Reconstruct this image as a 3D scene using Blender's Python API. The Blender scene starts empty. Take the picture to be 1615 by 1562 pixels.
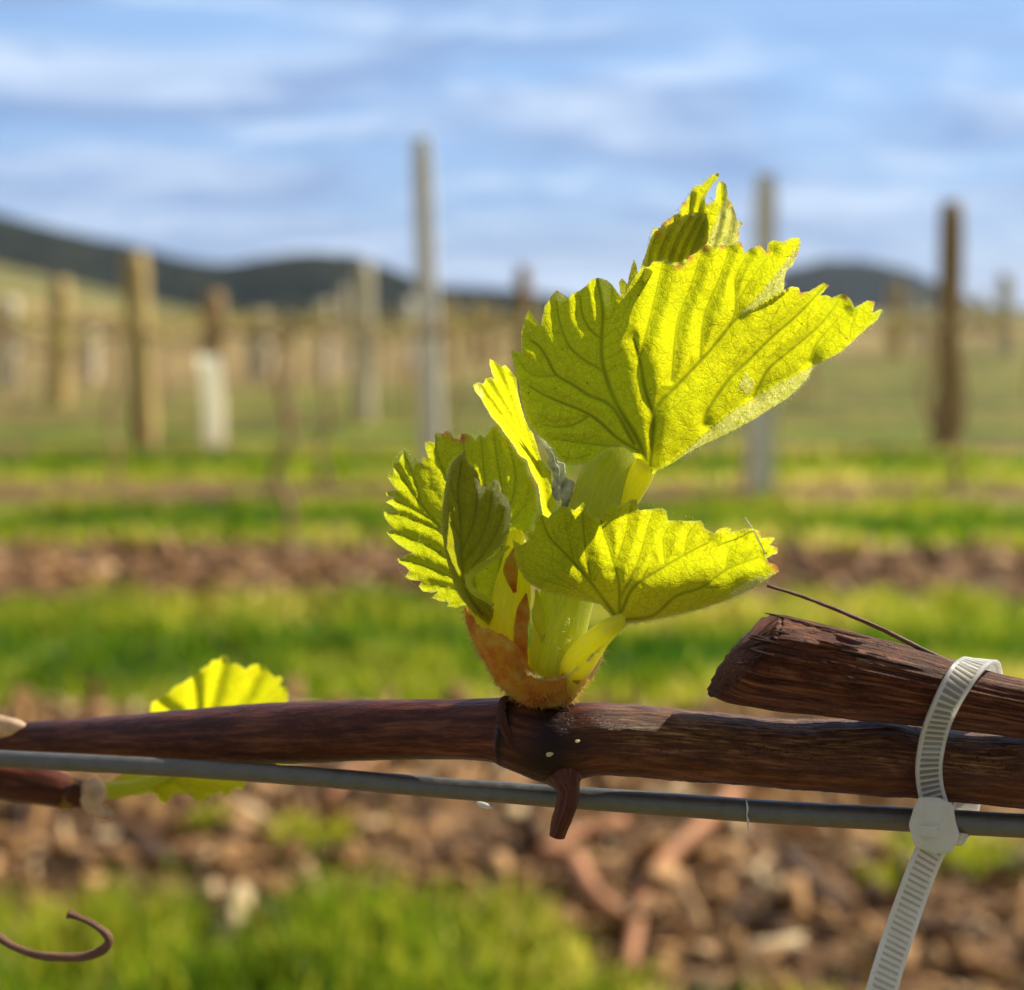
import bpy, bmesh, math, random
import numpy as np
from mathutils import Vector, Matrix, noise
from mathutils.geometry import delaunay_2d_cdt
R = math.radians
SC = bpy.context.scene
COL = SC.collection
random.seed(7); RNG = np.random.default_rng(7)

# ------------------------------------------------------------------ camera, sky, sun, exposure
FPX = 1950.0; CX, CY = 807.5, 781.0
PITCH = math.atan(291.0/FPX)
CAM = Vector((0, 0, 0.9)); D0 = 0.186
cd = bpy.data.cameras.new('camera'); cam = bpy.data.objects.new('camera', cd); COL.objects.link(cam)
cam.location = CAM; cam.rotation_euler = (R(90)-PITCH, 0, 0)
cd.sensor_fit = 'HORIZONTAL'; cd.sensor_width = 36; cd.lens = FPX/1615*36
cd.clip_start = 0.01; cd.clip_end = 6000
cd.dof.use_dof = True; cd.dof.focus_distance = D0-0.002; cd.dof.aperture_fstop = 11.5
SC.camera = cam
SUN_AZ, SUN_EL = R(58), R(36)           # azimuth to the right of the view, elevation
S = Vector((math.sin(SUN_AZ)*math.cos(SUN_EL), math.cos(SUN_AZ)*math.cos(SUN_EL), math.sin(SUN_EL)))
sd = bpy.data.lights.new('sun', 'SUN'); sd.energy = 5.0; sd.angle = R(1.0); sd.color = (1.0, 0.92, 0.76)
so = bpy.data.objects.new('sun', sd); COL.objects.link(so)
so.rotation_euler = (-S).to_track_quat('-Z', 'Y').to_euler(); so.location = (3, 4, 5)
SC.view_settings.view_transform = 'Standard'; SC.view_settings.look = 'None'
SC.view_settings.exposure = 0.5; SC.view_settings.gamma = 1
SC.render.engine = 'CYCLES'
SC.cycles.use_denoising = True; SC.cycles.max_bounces = 8; SC.cycles.transmission_bounces = 6
SC.cycles.sample_clamp_indirect = 6

class NT:
    """small helper to write node trees"""
    def __init__(s, tree): s.t = tree; tree.nodes.clear()
    def n(s, typ, ins=None, **kw):
        nd = s.t.nodes.new(typ)
        for k, v in kw.items(): setattr(nd, k, v)
        for k, v in (ins or {}).items():
            if isinstance(v, bpy.types.NodeSocket): s.t.links.new(v, nd.inputs[k])
            else: nd.inputs[k].default_value = v
        return nd
    def math(s, op, a, b=0.0, c=0.0, clamp=False):
        return s.n('ShaderNodeMath', {0: a, 1: b, 2: c}, operation=op, use_clamp=clamp).outputs[0]
    def mix(s, f, a, b, mode='MIX'):
        nd = s.n('ShaderNodeMix', {0: f, 6: a, 7: b}, data_type='RGBA', blend_type=mode); return nd.outputs[2]
    def noise(s, vec, scale, detail=4, rough=.55, dist=0.0):
        return s.n('ShaderNodeTexNoise', {'Vector': vec, 'Scale': scale, 'Detail': detail, 'Roughness': rough, 'Distortion': dist}).outputs[0]
    def ramp(s, f, stops):
        nd = s.n('ShaderNodeValToRGB', {0: f}); e = nd.color_ramp.elements
        while len(e) < len(stops): e.new(0.5)
        for i, (p, c) in enumerate(stops):
            e[i].position = p; e[i].color = c if len(c) == 4 else (*c, 1)
        return nd.outputs[0]
    def rng(s, f, a, b, c=0.0, d=1.0):
        return s.n('ShaderNodeMapRange', {0: f, 1: a, 2: b, 3: c, 4: d}, interpolation_type='SMOOTHSTEP').outputs[0]
    def scale(s, vec, sc):
        return s.n('ShaderNodeMapping', {'Vector': vec, 'Scale': sc}).outputs[0]
def C4(c): return (c[0], c[1], c[2], 1.0)

W = bpy.data.worlds.new("World"); SC.world = W; W.use_nodes = True
w = NT(W.node_tree)
sky = w.n('ShaderNodeTexSky', sky_type='NISHITA', sun_disc=False, sun_elevation=SUN_EL, sun_rotation=SUN_AZ,
          air_density=1.1, dust_density=0.3, ozone_density=2.5)
gen = w.n('ShaderNodeTexCoord').outputs['Generated']
# cloud layer projected on a plane overhead: streaks get narrower towards the horizon
sep = w.n('ShaderNodeSeparateXYZ', {0: gen})
zc = w.math('ADD', w.math('MAXIMUM', sep.outputs[2], 0.0), 0.17)
cv = w.n('ShaderNodeCombineXYZ', {0: w.math('DIVIDE', sep.outputs[0], zc), 1: w.math('DIVIDE', sep.outputs[1], zc), 2: 0.0}).outputs[0]
n1 = w.noise(w.scale(cv, (.75, 1.5, 1)), 1.0, 5, .55, .6)
n2 = w.noise(w.scale(cv, (.50, .9, 1)), 1.6, 4, .5, .8)
n3 = w.noise(w.scale(cv, (1.5, 2.8, 1)), 1.5, 6, .6, .6)
skb = w.mix(w.rng(sep.outputs[2], 0.0, 0.25), (2.5, 4.2, 7.6, 1), (3.0, 5.2, 9.0, 1))
skc = w.mix(.75, sky.outputs[0], skb)
skc = w.mix(w.math('MULTIPLY', w.rng(n2, .40, .62), .85), skc, (2.4, 3.6, 6.2, 1))          # grey-lilac cloud sheets
skc = w.mix(w.math('MULTIPLY', w.rng(n1, .47, .68), .9), skc, (6.0, 7.4, 9.4, 1))            # sunlit cloud
skc = w.mix(w.math('MULTIPLY', w.rng(n3, .52, .66), .55), skc, (6.4, 7.7, 9.6, 1))           # small bright puffs
skc = w.mix(w.math('MULTIPLY', w.rng(n3, .46, .34), .45), skc, (1.7, 3.2, 6.4, 1))           # deeper gaps
# unseen sky overhead and behind the view: greyed and dimmed to neutralise ambient light
up = w.rng(sep.outputs[2], .45, .8); bk = w.rng(sep.outputs[1], .2, -.4)
skc = w.mix(w.math('MAXIMUM', up, bk), skc, (2.1, 2.1, 2.2, 1))
bg = w.n('ShaderNodeBackground', {0: skc, 1: 0.083})
w.n('ShaderNodeOutputWorld', {0: bg.outputs[0]})

# ------------------------------------------------------------------ helpers
CS, SN = math.cos(PITCH), math.sin(PITCH)
def cam2w(x, yup, z):            # camera right / up / forward -> world
    return Vector((x, z*CS + yup*SN, CAM.z + yup*CS - z*SN))
U = D0/FPX                       # metres of one photo pixel at the focus distance
def P(px, py, dz=0.0):
    z = D0 + dz*U
    return cam2w((px-CX)/FPX*z, -(py-CY)/FPX*z, z)
def arrP(px, py, dz):
    z = D0 + dz*U
    x = (px-CX)/FPX*z; yu = -(py-CY)/FPX*z
    return np.stack([x, z*CS+yu*SN, CAM.z+yu*CS-z*SN], -1)
def ground_at(px, py):
    x = (px-CX)/FPX; yu = -(py-CY)/FPX
    v = cam2w(x, yu, 1.0) - CAM
    t = -CAM.z/v.z
    return CAM + v*t
def tag(o, label=None, cat=None, group=None, kind=None):
    if label: o['label'] = label
    if cat: o['category'] = cat
    if group: o['group'] = group
    if kind: o['kind'] = kind
    return o
def empty(name, loc, **kw):
    o = bpy.data.objects.new(name, None); COL.objects.link(o); o.location = loc
    o.empty_display_size = .02
    bpy.context.view_layer.update()
    return tag(o, **kw)
def link(name, me, mat, parent=None, smooth=True):
    o = bpy.data.objects.new(name, me); COL.objects.link(o)
    if mat: me.materials.append(mat)
    if smooth: me.polygons.foreach_set('use_smooth', [True]*len(me.polygons))
    if parent:
        o.parent = parent
        inv = Matrix.Translation(-parent_world(parent))
        me.transform(inv)
    return o
def parent_world(p):
    v = Vector((0, 0, 0))
    while p: v = v + p.location; p = p.parent
    return v
def origin_to(o, loc):
    o.data.transform(Matrix.Translation(-loc)); o.location = loc; return o
def mesh(name, verts, faces):
    me = bpy.data.meshes.new(name); me.from_pydata([tuple(v) for v in verts], [], faces); me.update(); return me
def quadmesh(name, V, nr, nc, closed=False):
    F = []
    for i in range(nr-1):
        for j in range(nc if closed else nc-1):
            k = (j+1) % nc
            F.append((i*nc+j, i*nc+k, (i+1)*nc+k, (i+1)*nc+j))
    return mesh(name, V, F)
def catmull(pts, step):
    """smooth polyline through points of any dimension, resampled at about `step` in the first two dims"""
    p = np.array(pts, float); q = np.vstack([2*p[0]-p[1], p, 2*p[-1]-p[-2]]); out = []
    for i in range(1, len(q)-2):
        L = np.linalg.norm(q[i+1][:2]-q[i][:2]); n = max(1, int(L/step))
        for k in range(n):
            t = k/n
            out.append(.5*((2*q[i]) + (q[i+1]-q[i-1])*t + (2*q[i-1]-5*q[i]+4*q[i+1]-q[i+2])*t*t + (3*q[i]-q[i-1]-3*q[i+1]+q[i+2])*t**3))
    out.append(q[-2]); return np.array(out)
def tube(name, pts, mat, parent=None, seg=28, step=5, disp=None, cap=True, attr=None, shear0=None, attr2=None):
    """pts: (px, py, dz, r px).  disp(i_len, theta, x, y) -> radius factor.  uv: x = length, y = angle"""
    q = catmull(pts, step)
    C = arrP(q[:, 0], q[:, 1], q[:, 2]); rad = q[:, 3]*(D0+q[:, 2]*U)/FPX
    n = len(C); T = np.gradient(C, axis=0); T /= np.linalg.norm(T, axis=1)[:, None]
    V = []; L = 0; us = []; vis = []
    ref = np.array([0., 1., 0.])
    for i in range(n):
        if i: L += np.linalg.norm(C[i]-C[i-1])
        a = np.cross(T[i], ref); a /= np.linalg.norm(a); b = np.cross(a, T[i])
        for j in range(seg):
            th = 2*math.pi*j/seg
            f = disp(L/U, th, q[i, 0], q[i, 1]) if disp else 1.0
            off = (a*math.cos(th)+b*math.sin(th))*rad[i]*f
            V.append(C[i]+off+(T[i]*shear0(i, th)*U if shear0 else 0)); us.append((L*1000, th)); vis.append(q[i, 0:2])
    me_faces = []
    for i in range(n-1):
        for j in range(seg):
            k = (j+1) % seg; me_faces.append((i*seg+j, i*seg+k, (i+1)*seg+k, (i+1)*seg+j))
    if cap:
        V.append(C[0]-T[0]*rad[0]*.25); c0 = len(V)-1; V.append(C[-1]+T[-1]*rad[-1]*.25); c1 = len(V)-1
        us += [(0, 0), (L*1000, 0)]; vis += [q[0, 0:2], q[-1, 0:2]]
        for j in range(seg):
            k = (j+1) % seg; me_faces.append((c0, k, j)); me_faces.append((c1, (n-1)*seg+j, (n-1)*seg+k))
    me = mesh(name, V, me_faces)
    at = me.attributes.new('along', 'FLOAT_VECTOR', 'POINT')
    at.data.foreach_set('vector', np.array([(u, math.cos(t), math.sin(t)) for u, t in us], dtype=np.float32).ravel())
    if attr:
        ca = me.attributes.new('mark', 'FLOAT', 'POINT')
        ca.data.foreach_set('value', np.array([attr(v[0], v[1], u[1]) for v, u in zip(vis, us)], dtype=np.float32))
    if attr2:
        ca = me.attributes.new('rough', 'FLOAT', 'POINT')
        ca.data.foreach_set('value', np.array([attr2(v[0], v[1], u[1]) for v, u in zip(vis, us)], dtype=np.float32))
    return link(name, me, mat, parent)

# ------------------------------------------------------------------ materials
def new_mat(name):
    m = bpy.data.materials.new(name); m.use_nodes = True; return m, NT(m.node_tree)
def out(t, sh, disp=None): t.n('ShaderNodeOutputMaterial', {0: sh})
def bump(t, h, strength=.5, dist=.001, normal=None):
    d = {'Height': h, 'Strength': strength, 'Distance': dist}
    if normal: d['Normal'] = normal
    return t.n('ShaderNodeBump', d).outputs[0]

def leaf_mat(name, trans, refl, vein, cell=1.3, fleck=.5, wrinkle=.5):
    """back-lit young vine leaf: translucent blade, net of small veins, felt of pale hair, red tooth tips"""
    m, t = new_mat(name)
    pos = t.n('ShaderNodeTexCoord').outputs['Object']
    a = t.n('ShaderNodeAttribute', attribute_name='leafdata')
    sp = t.n('ShaderNodeSeparateColor', {0: a.outputs['Color']})
    vn, felt, tip = sp.outputs[0], sp.outputs[1], sp.outputs[2]
    wob = t.n('ShaderNodeTexNoise', {'Vector': pos, 'Scale': 900.0, 'Detail': 2}).outputs['Color']
    p2 = t.n('ShaderNodeVectorMath', {0: pos, 1: t.n('ShaderNodeVectorMath', {0: wob, 'Scale': .0011}, operation='SCALE').outputs[0]}, operation='ADD').outputs[0]
    v1 = t.n('ShaderNodeTexVoronoi', {'Vector': p2, 'Scale': 1000/cell/1.6}, feature='DISTANCE_TO_EDGE').outputs[0]
    v2 = t.n('ShaderNodeTexVoronoi', {'Vector': p2, 'Scale': 1000/cell*1.9}, feature='DISTANCE_TO_EDGE').outputs[0]
    net1 = t.rng(v1, 0.0, .085, 1, 0); net2 = t.rng(v2, 0.0, .13, 1, 0)
    fine = t.noise(pos, 4200, 3, .7)
    blot = t.noise(pos, 130, 3, .5)
    darks = t.rng(t.noise(pos, 1500, 1, .4), .77, .80)       # few dark specks
    vsum = t.math('MAXIMUM', vn, t.math('MAXIMUM', t.math('MULTIPLY', net1, .32), t.math('MULTIPLY', net2, .18)), clamp=True)
    tc = t.mix(vsum, C4(trans), C4(vein))
    tc = t.mix(t.math('MULTIPLY', t.rng(fine, .35, .62, 1, 0), fleck), tc, C4([x*.36 for x in trans]))
    tc = t.mix(t.math('MULTIPLY', t.rng(blot, .35, .7), .35), tc, C4((trans[0]*.80, trans[1]*.92, trans[2]*.8)))
    tc = t.mix(tip, tc, (.62, .16, .05, 1))
    tc = t.mix(t.math('MULTIPLY', darks, .8), tc, (.10, .08, .01, 1))
    hair = t.noise(t.scale(p2, (1, 1, 1)), 3300, 3, .8, 1.5)
    fm = t.math('MULTIPLY', felt, t.rng(hair, .42, .62))
    rc = t.mix(vsum, C4(refl), C4([x*.8 for x in vein]))
    rc = t.mix(tip, rc, (.42, .10, .05, 1))
    rc = t.mix(fm, rc, (.95, .90, .55, 1))
    tc2 = t.mix(fm, tc, (1.0, .95, .42, 1))
    h = t.math('ADD', t.math('MULTIPLY', vsum, 1.0), t.math('MULTIPLY', fine, .7))
    h = t.math('ADD', h, t.math('MULTIPLY', t.math('MULTIPLY', hair, felt), 1.6))
    nb = bump(t, h, wrinkle, .0003)
    tr = t.n('ShaderNodeBsdfTranslucent', {0: tc2, 'Normal': nb})
    df = t.n('ShaderNodeBsdfPrincipled', {'Base Color': rc, 'Roughness': .5, 'Normal': nb, 'Specular IOR Level': .35,
             'Sheen Weight': .35, 'Sheen Roughness': .4, 'Sheen Tint': (1, 1, .8, 1)})
    mx = t.n('ShaderNodeMixShader', {0: .70, 1: df.outputs[0], 2: tr.outputs[0]})
    out(t, mx.outputs[0]); return m
M = {}
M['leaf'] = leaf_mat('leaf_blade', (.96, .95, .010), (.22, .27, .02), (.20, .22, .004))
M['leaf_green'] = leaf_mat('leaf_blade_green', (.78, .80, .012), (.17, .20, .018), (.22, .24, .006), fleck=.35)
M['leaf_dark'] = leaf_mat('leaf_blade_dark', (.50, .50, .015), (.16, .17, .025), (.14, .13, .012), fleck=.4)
M['leaf_bright'] = leaf_mat('leaf_blade_bright', (1.0, .95, .01), (.30, .33, .03), (.50, .45, .008), fleck=.4)

def stem_mat(name, col, dark, trans=.5):
    m, t = new_mat(name)
    al = t.n('ShaderNodeAttribute', attribute_name='along').outputs['Vector']
    st = t.noise(t.scale(al, (.25, 6, 6)), 1.6, 4, .6)
    pos = t.n('ShaderNodeTexCoord').outputs['Object']
    f = t.noise(pos, 3000, 3, .7)
    c = t.mix(t.rng(st, .38, .65), C4(dark), C4(col))
    c = t.mix(t.math('MULTIPLY', t.rng(f, .58, .72), .5), c, (.9, .9, .5, 1))
    nb = bump(t, t.math('ADD', st, t.math('MULTIPLY', f, .6)), .45, .0003)
    pr = t.n('ShaderNodeBsdfPrincipled', {'Base Color': c, 'Roughness': .38, 'Normal': nb, 'Subsurface Weight': .9,
             'Subsurface Radius': (1.0, .9, .15), 'Subsurface Scale': .0035, 'Sheen Weight': .3})
    tl = t.n('ShaderNodeBsdfTranslucent', {0: c, 'Normal': nb})
    out(t, t.n('ShaderNodeMixShader', {0: trans, 1: pr.outputs[0], 2: tl.outputs[0]}).outputs[0]); return m
M['stem'] = stem_mat('green_stem', (.70, .74, .02), (.60, .65, .014), .45)
M['petiole'] = stem_mat('yellow_petiole', (.93, .92, .02), (.86, .83, .014), .5)

def scale_mat():
    m, t = new_mat('bud_scale_felt')
    pos = t.n('ShaderNodeTexCoord').outputs['Object']
    b = t.noise(pos, 170, 4, .6, .6); f = t.noise(t.scale(pos, (1, 1, .45)), 2600, 4, .75, 1.0)
    c = t.ramp(b, [(.28, (.30, .05, .008)), (.40, (.85, .22, .010)), (.53, (1, .48, .03)), (.66, (1, .68, .14)), (.82, (1, .84, .45))])
    c = t.mix(t.math('MULTIPLY', t.rng(f, .5, .7), .45), c, (.85, .68, .34, 1))
    nb = bump(t, t.math('ADD', f, t.math('MULTIPLY', b, .6)), 1.0, .0012)
    pr = t.n('ShaderNodeBsdfPrincipled', {'Base Color': c, 'Roughness': .8, 'Normal': nb, 'Sheen Weight': .1, 'Specular IOR Level': .15, 'Subsurface Weight': .7, 'Subsurface Scale': .004, 'Subsurface Radius': (1, .5, .15)})
    tl = t.n('ShaderNodeBsdfTranslucent', {0: c, 'Normal': nb})
    out(t, t.n('ShaderNodeMixShader', {0: .5, 1: pr.outputs[0], 2: tl.outputs[0]}).outputs[0]); return m
M['scale'] = scale_mat()
def simple(name, col, rough=.6, noise_s=300, var=.3, bumpd=.0003, bs=.4, metallic=0, trans=0, sub=0, spec=.5):
    m, t = new_mat(name)
    pos = t.n('ShaderNodeTexCoord').outputs['Object']
    n = t.noise(pos, noise_s, 5, .6)
    c = t.mix(t.rng(n, .3, .7), C4([x*(1-var) for x in col]), C4([min(1, x*(1+var)) for x in col]))
    nb = bump(t, n, bs, bumpd)
    d = {'Base Color': c, 'Roughness': rough, 'Normal': nb, 'Metallic': metallic, 'Specular IOR Level': spec}
    if sub: d['Subsurface Weight'] = sub; d['Subsurface Scale'] = .002; d['Subsurface Radius'] = (1, 1, 1)
    pr = t.n('ShaderNodeBsdfPrincipled', d)
    sh = pr.outputs[0]
    if trans:
        tl = t.n('ShaderNodeBsdfTranslucent', {0: c}); sh = t.n('ShaderNodeMixShader', {0: trans, 1: sh, 2: tl.outputs[0]}).outputs[0]
    out(t, sh); return m
M['orange'] = M['scale']
M['hair'] = simple('plant_hair', (.98, .96, .62), .5, 500, .08, trans=.65)
M['cream'] = simple('cream_bud', (.78, .56, .36), .6, 260, .25, trans=.3)
M['stipule'] = simple('papery_stipule', (.80, .84, .55), .6, 700, .5, .0008, .9, trans=.4)
M['silk'] = simple('silk', (.85, .85, .85), .3, 500, .1, trans=.3)

def bark_mat(name, c_dark, c_mid, c_light, stripe=7, grain=1.0, bumps=.8, spec=.35, rough=.55, rough2=False):
    m, t = new_mat(name)
    al = t.n('ShaderNodeAttribute', attribute_name='along').outputs['Vector']
    mk = t.n('ShaderNodeAttribute', attribute_name='mark').outputs['Fac']
    pos = t.n('ShaderNodeTexCoord').outputs['Object']
    s1 = t.noise(t.scale(al, (.10, stripe, stripe)), 1.0, 6, .62, .2)
    s2 = t.noise(t.scale(al, (.5, stripe*3.2, stripe*3.2)), 1.0, 4, .6)
    bl = t.noise(pos, 110, 4, .6); fn = t.noise(pos, 2300, 3, .7)
    pits = t.rng(t.noise(t.scale(al, (1.6, 9, 9)), 1.0, 3, .6), .60, .68)
    c = t.ramp(s1, [(.32, c_dark), (.50, c_mid), (.70, c_light)])
    c = t.mix(t.math('MULTIPLY', t.rng(s2, .52, .68), .4), c, C4(c_light))
    c = t.mix(t.math('MULTIPLY', t.rng(bl, .5, .7), .5), c, C4(c_dark))
    c = t.mix(t.math('MULTIPLY', pits, .6*grain), c, C4([x*.35 for x in c_dark]))
    if rough2:
        rg = t.n('ShaderNodeAttribute', attribute_name='rough').outputs['Fac']
        fib = t.noise(t.scale(al, (.22, 14, 14)), 1.0, 5, .7)
        cr = t.ramp(fib, [(.36, (.025, .007, .003)), (.48, (.14, .050, .018)), (.60, (.36, .18, .07)), (.72, (.56, .34, .17))])
        cr = t.mix(t.math('MULTIPLY', t.rng(s1, .42, .6, 1, 0), .55), cr, (.10, .032, .018, 1))
        cr = t.mix(t.math('MULTIPLY', pits, .8), cr, (.01, .005, .004, 1))
        c = t.mix(rg, c, cr)
    c = t.mix(mk, c, C4([x*.25 for x in c_dark]))
    h = t.math('ADD', t.math('MULTIPLY', s1, .8), t.math('MULTIPLY', s2, .45))
    h = t.math('ADD', h, t.math('MULTIPLY', fn, .22*grain)); h = t.math('SUBTRACT', h, t.math('MULTIPLY', pits, .3*grain))
    if rough2: h = t.math('ADD', h, t.math('MULTIPLY', t.math('MULTIPLY', fib, rg), 2.0))
    nb = bump(t, h, bumps, .0007)
    pr = t.n('ShaderNodeBsdfPrincipled', {'Base Color': c, 'Roughness': rough, 'Normal': nb, 'Specular IOR Level': spec,
                                          'Sheen Weight': .14, 'Sheen Roughness': .18, 'Sheen Tint': (.9, .85, 1, 1)})
    out(t, pr.outputs[0]); return m
M['cane'] = bark_mat('cane_bark', (.032, .006, .003), (.095, .020, .007), (.24, .080, .035), 4, .5, .6, .28, .42, True)
M['cut_bark'] = bark_mat('cut_cane_bark', (.010, .002, .001), (.12, .028, .008), (.40, .16, .065), 13, .9, 1.0, .18, .6)
M['stub'] = bark_mat('stub_bark', (.06, .022, .014), (.20, .09, .05), (.40, .24, .14), 6, .6, .6)

def wire_mat():
    m, t = new_mat('galvanised_wire')
    pos = t.n('ShaderNodeTexCoord').outputs['Object']
    al = t.n('ShaderNodeAttribute', attribute_name='along').outputs['Vector']
    n = t.noise(pos, 420, 5, .65); s = t.noise(t.scale(al, (.2, 5, 5)), 1.5, 5, .6)
    c = t.mix(t.rng(n, .25, .8), (.15, .15, .14, 1), (.21, .21, .20, 1))
    c = t.mix(t.math('MULTIPLY', t.rng(s, .50, .66), .55), c, (.22, .17, .10, 1))
    nb = bump(t, t.math('ADD', n, s), .3, .0003)
    out(t, t.n('ShaderNodeBsdfPrincipled', {'Base Color': c, 'Metallic': .55, 'Roughness': t.rng(n, .3, .7, .35, .55), 'Normal': nb}).outputs[0]); return m
M['wire'] = wire_mat()
def nylon_mat():
    m, t = new_mat('white_nylon')
    pos = t.n('ShaderNodeTexCoord').outputs['Object']
    n = t.noise(pos, 260, 5, .6); f = t.noise(pos, 1800, 3, .7)
    c = t.mix(t.rng(n, .35, .7), (.96, .95, .90, 1), (.88, .84, .74, 1))
    c = t.mix(t.math('MULTIPLY', t.rng(f, .62, .72), .45), c, (.35, .25, .16, 1))
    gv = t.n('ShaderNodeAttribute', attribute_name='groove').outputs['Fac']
    c = t.mix(t.math('MULTIPLY', gv, .52), c, (.20, .18, .14, 1))  # groove shadow painted in as darker nylon
    nb = bump(t, n, .15, .0003)
    pr = t.n('ShaderNodeBsdfPrincipled', {'Base Color': c, 'Roughness': .28, 'Normal': nb, 'Transmission Weight': .12, 'IOR': 1.5,
                'Subsurface Weight': .8, 'Subsurface Scale': .0018, 'Subsurface Radius': (1, 1, .9)})
    tl = t.n('ShaderNodeBsdfTranslucent', {0: c})
    out(t, t.n('ShaderNodeMixShader', {0: .3, 1: pr.outputs[0], 2: tl.outputs[0]}).outputs[0]); return m
M['nylon'] = nylon_mat()

# ------------------------------------------------------------------ ground
def sstep(a, b, x): t = min(1, max(0, (x-a)/(b-a))); return t*t*(3-2*t)
ROW0, ROWS = 2.25, 1.97
def soilness(x, y):
    """0 grass .. 1 bare soil of the strip under each vine row"""
    if y > 60: return 0.0
    k = round((y-ROW0)/ROWS); 
    if k < -1: return 0
    c = ROW0+k*ROWS; d = y-c
    wv = .10*noise.noise(Vector((x*1.1, c*3, 0)))+.05*noise.noise(Vector((x*4.3, c*3, 5)))+.02*noise.noise(Vector((x*15, y*9, 5)))
    lo, hi = (-.42, .44)
    if k == 0: lo = -.52 - .34*sstep(-.06, .26, x)
    if k >= 1: lo, hi = -.46, .40
    if k >= 2: lo, hi = -.46, .12
    if k >= 3: lo, hi = -.30, .16
    if k >= 4: lo, hi = -.36, .22
    return sstep(lo-.05, lo+.05, d+wv)*(1-sstep(hi-.05, hi+.05, d-wv))
def gh(x, y):
    h = .03*sum(0 for _ in ())
    if y < 40:
        s = soilness(x, y); h += .025*s + .012*s*noise.noise(Vector((x*9, y*9, 1))) + .010*noise.noise(Vector((x*3, y*3, 2)))
    # rising vineyard slope far on the left
    a = sstep(28, 120, y); r = sstep(.14, .55, (-x)/max(y, 1))
    h += a*r*7.4
    h -= 8*sstep(55, 420, y)*(1-sstep(-.02, .12, x/max(y, 1)))*(y < 2000)
    h += .5*sstep(60, 120, y)*noise.noise(Vector((x*.02, y*.02, 0)))*r
    return h
def ground_mat():
    m, t = new_mat('vineyard_ground')
    pos = t.n('ShaderNodeTexCoord').outputs['Object']
    so_ = t.n('ShaderNodeAttribute', attribute_name='soil').outputs['Fac']
    y = t.n('ShaderNodeSeparateXYZ', {0: pos}).outputs[1]
    n1 = t.noise(pos, 1.3, 4, .6); n2 = t.noise(pos, 9, 4, .65); n3 = t.noise(pos, 60, 4, .7); big = t.noise(t.scale(pos, (.12, .5, 1)), 1, 3, .5)
    g = t.mix(t.rng(n1, .35, .65), (.09, .18, .010, 1), (.36, .40, .035, 1))
    g = t.mix(t.math('MULTIPLY', t.rng(n2, .45, .7), .6), g, (.50, .42, .08, 1))
    g = t.mix(t.math('MULTIPLY', t.rng(n3, .5, .7), .5), g, (.05, .10, .012, 1))
    s = t.mix(t.rng(n2, .35, .65), (.11, .055, .03, 1), (.38, .22, .11, 1))
    s = t.mix(t.math('MULTIPLY', t.rng(n3, .5, .7), .6), s, (.48, .30, .16, 1))
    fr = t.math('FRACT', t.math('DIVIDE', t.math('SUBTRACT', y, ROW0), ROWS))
    shade_band = t.math('MULTIPLY', t.rng(fr, .24, .38), t.rng(fr, .66, .50))  # vine-row shade painted as dark green bands on the far ground
    g = t.mix(t.math('MULTIPLY', t.math('MULTIPLY', shade_band, t.rng(y, 7.0, 8.5)), .75), g, (.045, .10, .012, 1))
    c = t.mix(so_, g, s)
    dry = t.mix(t.rng(big, .35, .65), (.56, .34, .19, 1), (.36, .27, .11, 1))
    c = t.mix(t.math('MULTIPLY', t.rng(t.math('SUBTRACT', y, t.math('MULTIPLY', t.n('ShaderNodeSeparateXYZ', {0: pos}).outputs[0], 1.2)), 13, 22), .55), c, dry)
    rowsf = t.rng(t.noise(t.scale(pos, (.02, .22, .0)), 1.0, 2, .5), .42, .60)
    far = t.mix(rowsf, (.11, .13, .03, 1), (.38, .30, .12, 1))
    c = t.mix(t.rng(y, 55, 75), c, far)
    nb = bump(t, t.math('ADD', n2, n3), .8, .03)
    out(t, t.n('ShaderNodeBsdfPrincipled', {'Base Color': c, 'Roughness': .9, 'Normal': nb, 'Specular IOR Level': .15}).outputs[0]); return m
ys = [-2.0, -1, 0, .6]; v = 1.0
while v < 9: ys.append(v); v += .045
while v < 30: ys.append(v); v += .11
while v < 2600: ys.append(v); v *= 1.045
NCOL = 261
V = []; soil = []
for yy in ys:
    hw = 2+.85*max(yy, 0)
    for j in range(NCOL):
        u = (j/(NCOL-1)*2-1); x = hw*(.55*u+.45*u**3)
        V.append((x, yy, gh(x, yy))); soil.append(soilness(x, yy))
me = quadmesh('ground', V, len(ys), NCOL)
a_ = me.attributes.new('soil', 'FLOAT', 'POINT'); a_.data.foreach_set('value', np.array(soil, dtype=np.float32))
g = link('ground', me, ground_mat()); tag(g, kind='structure')

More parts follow.
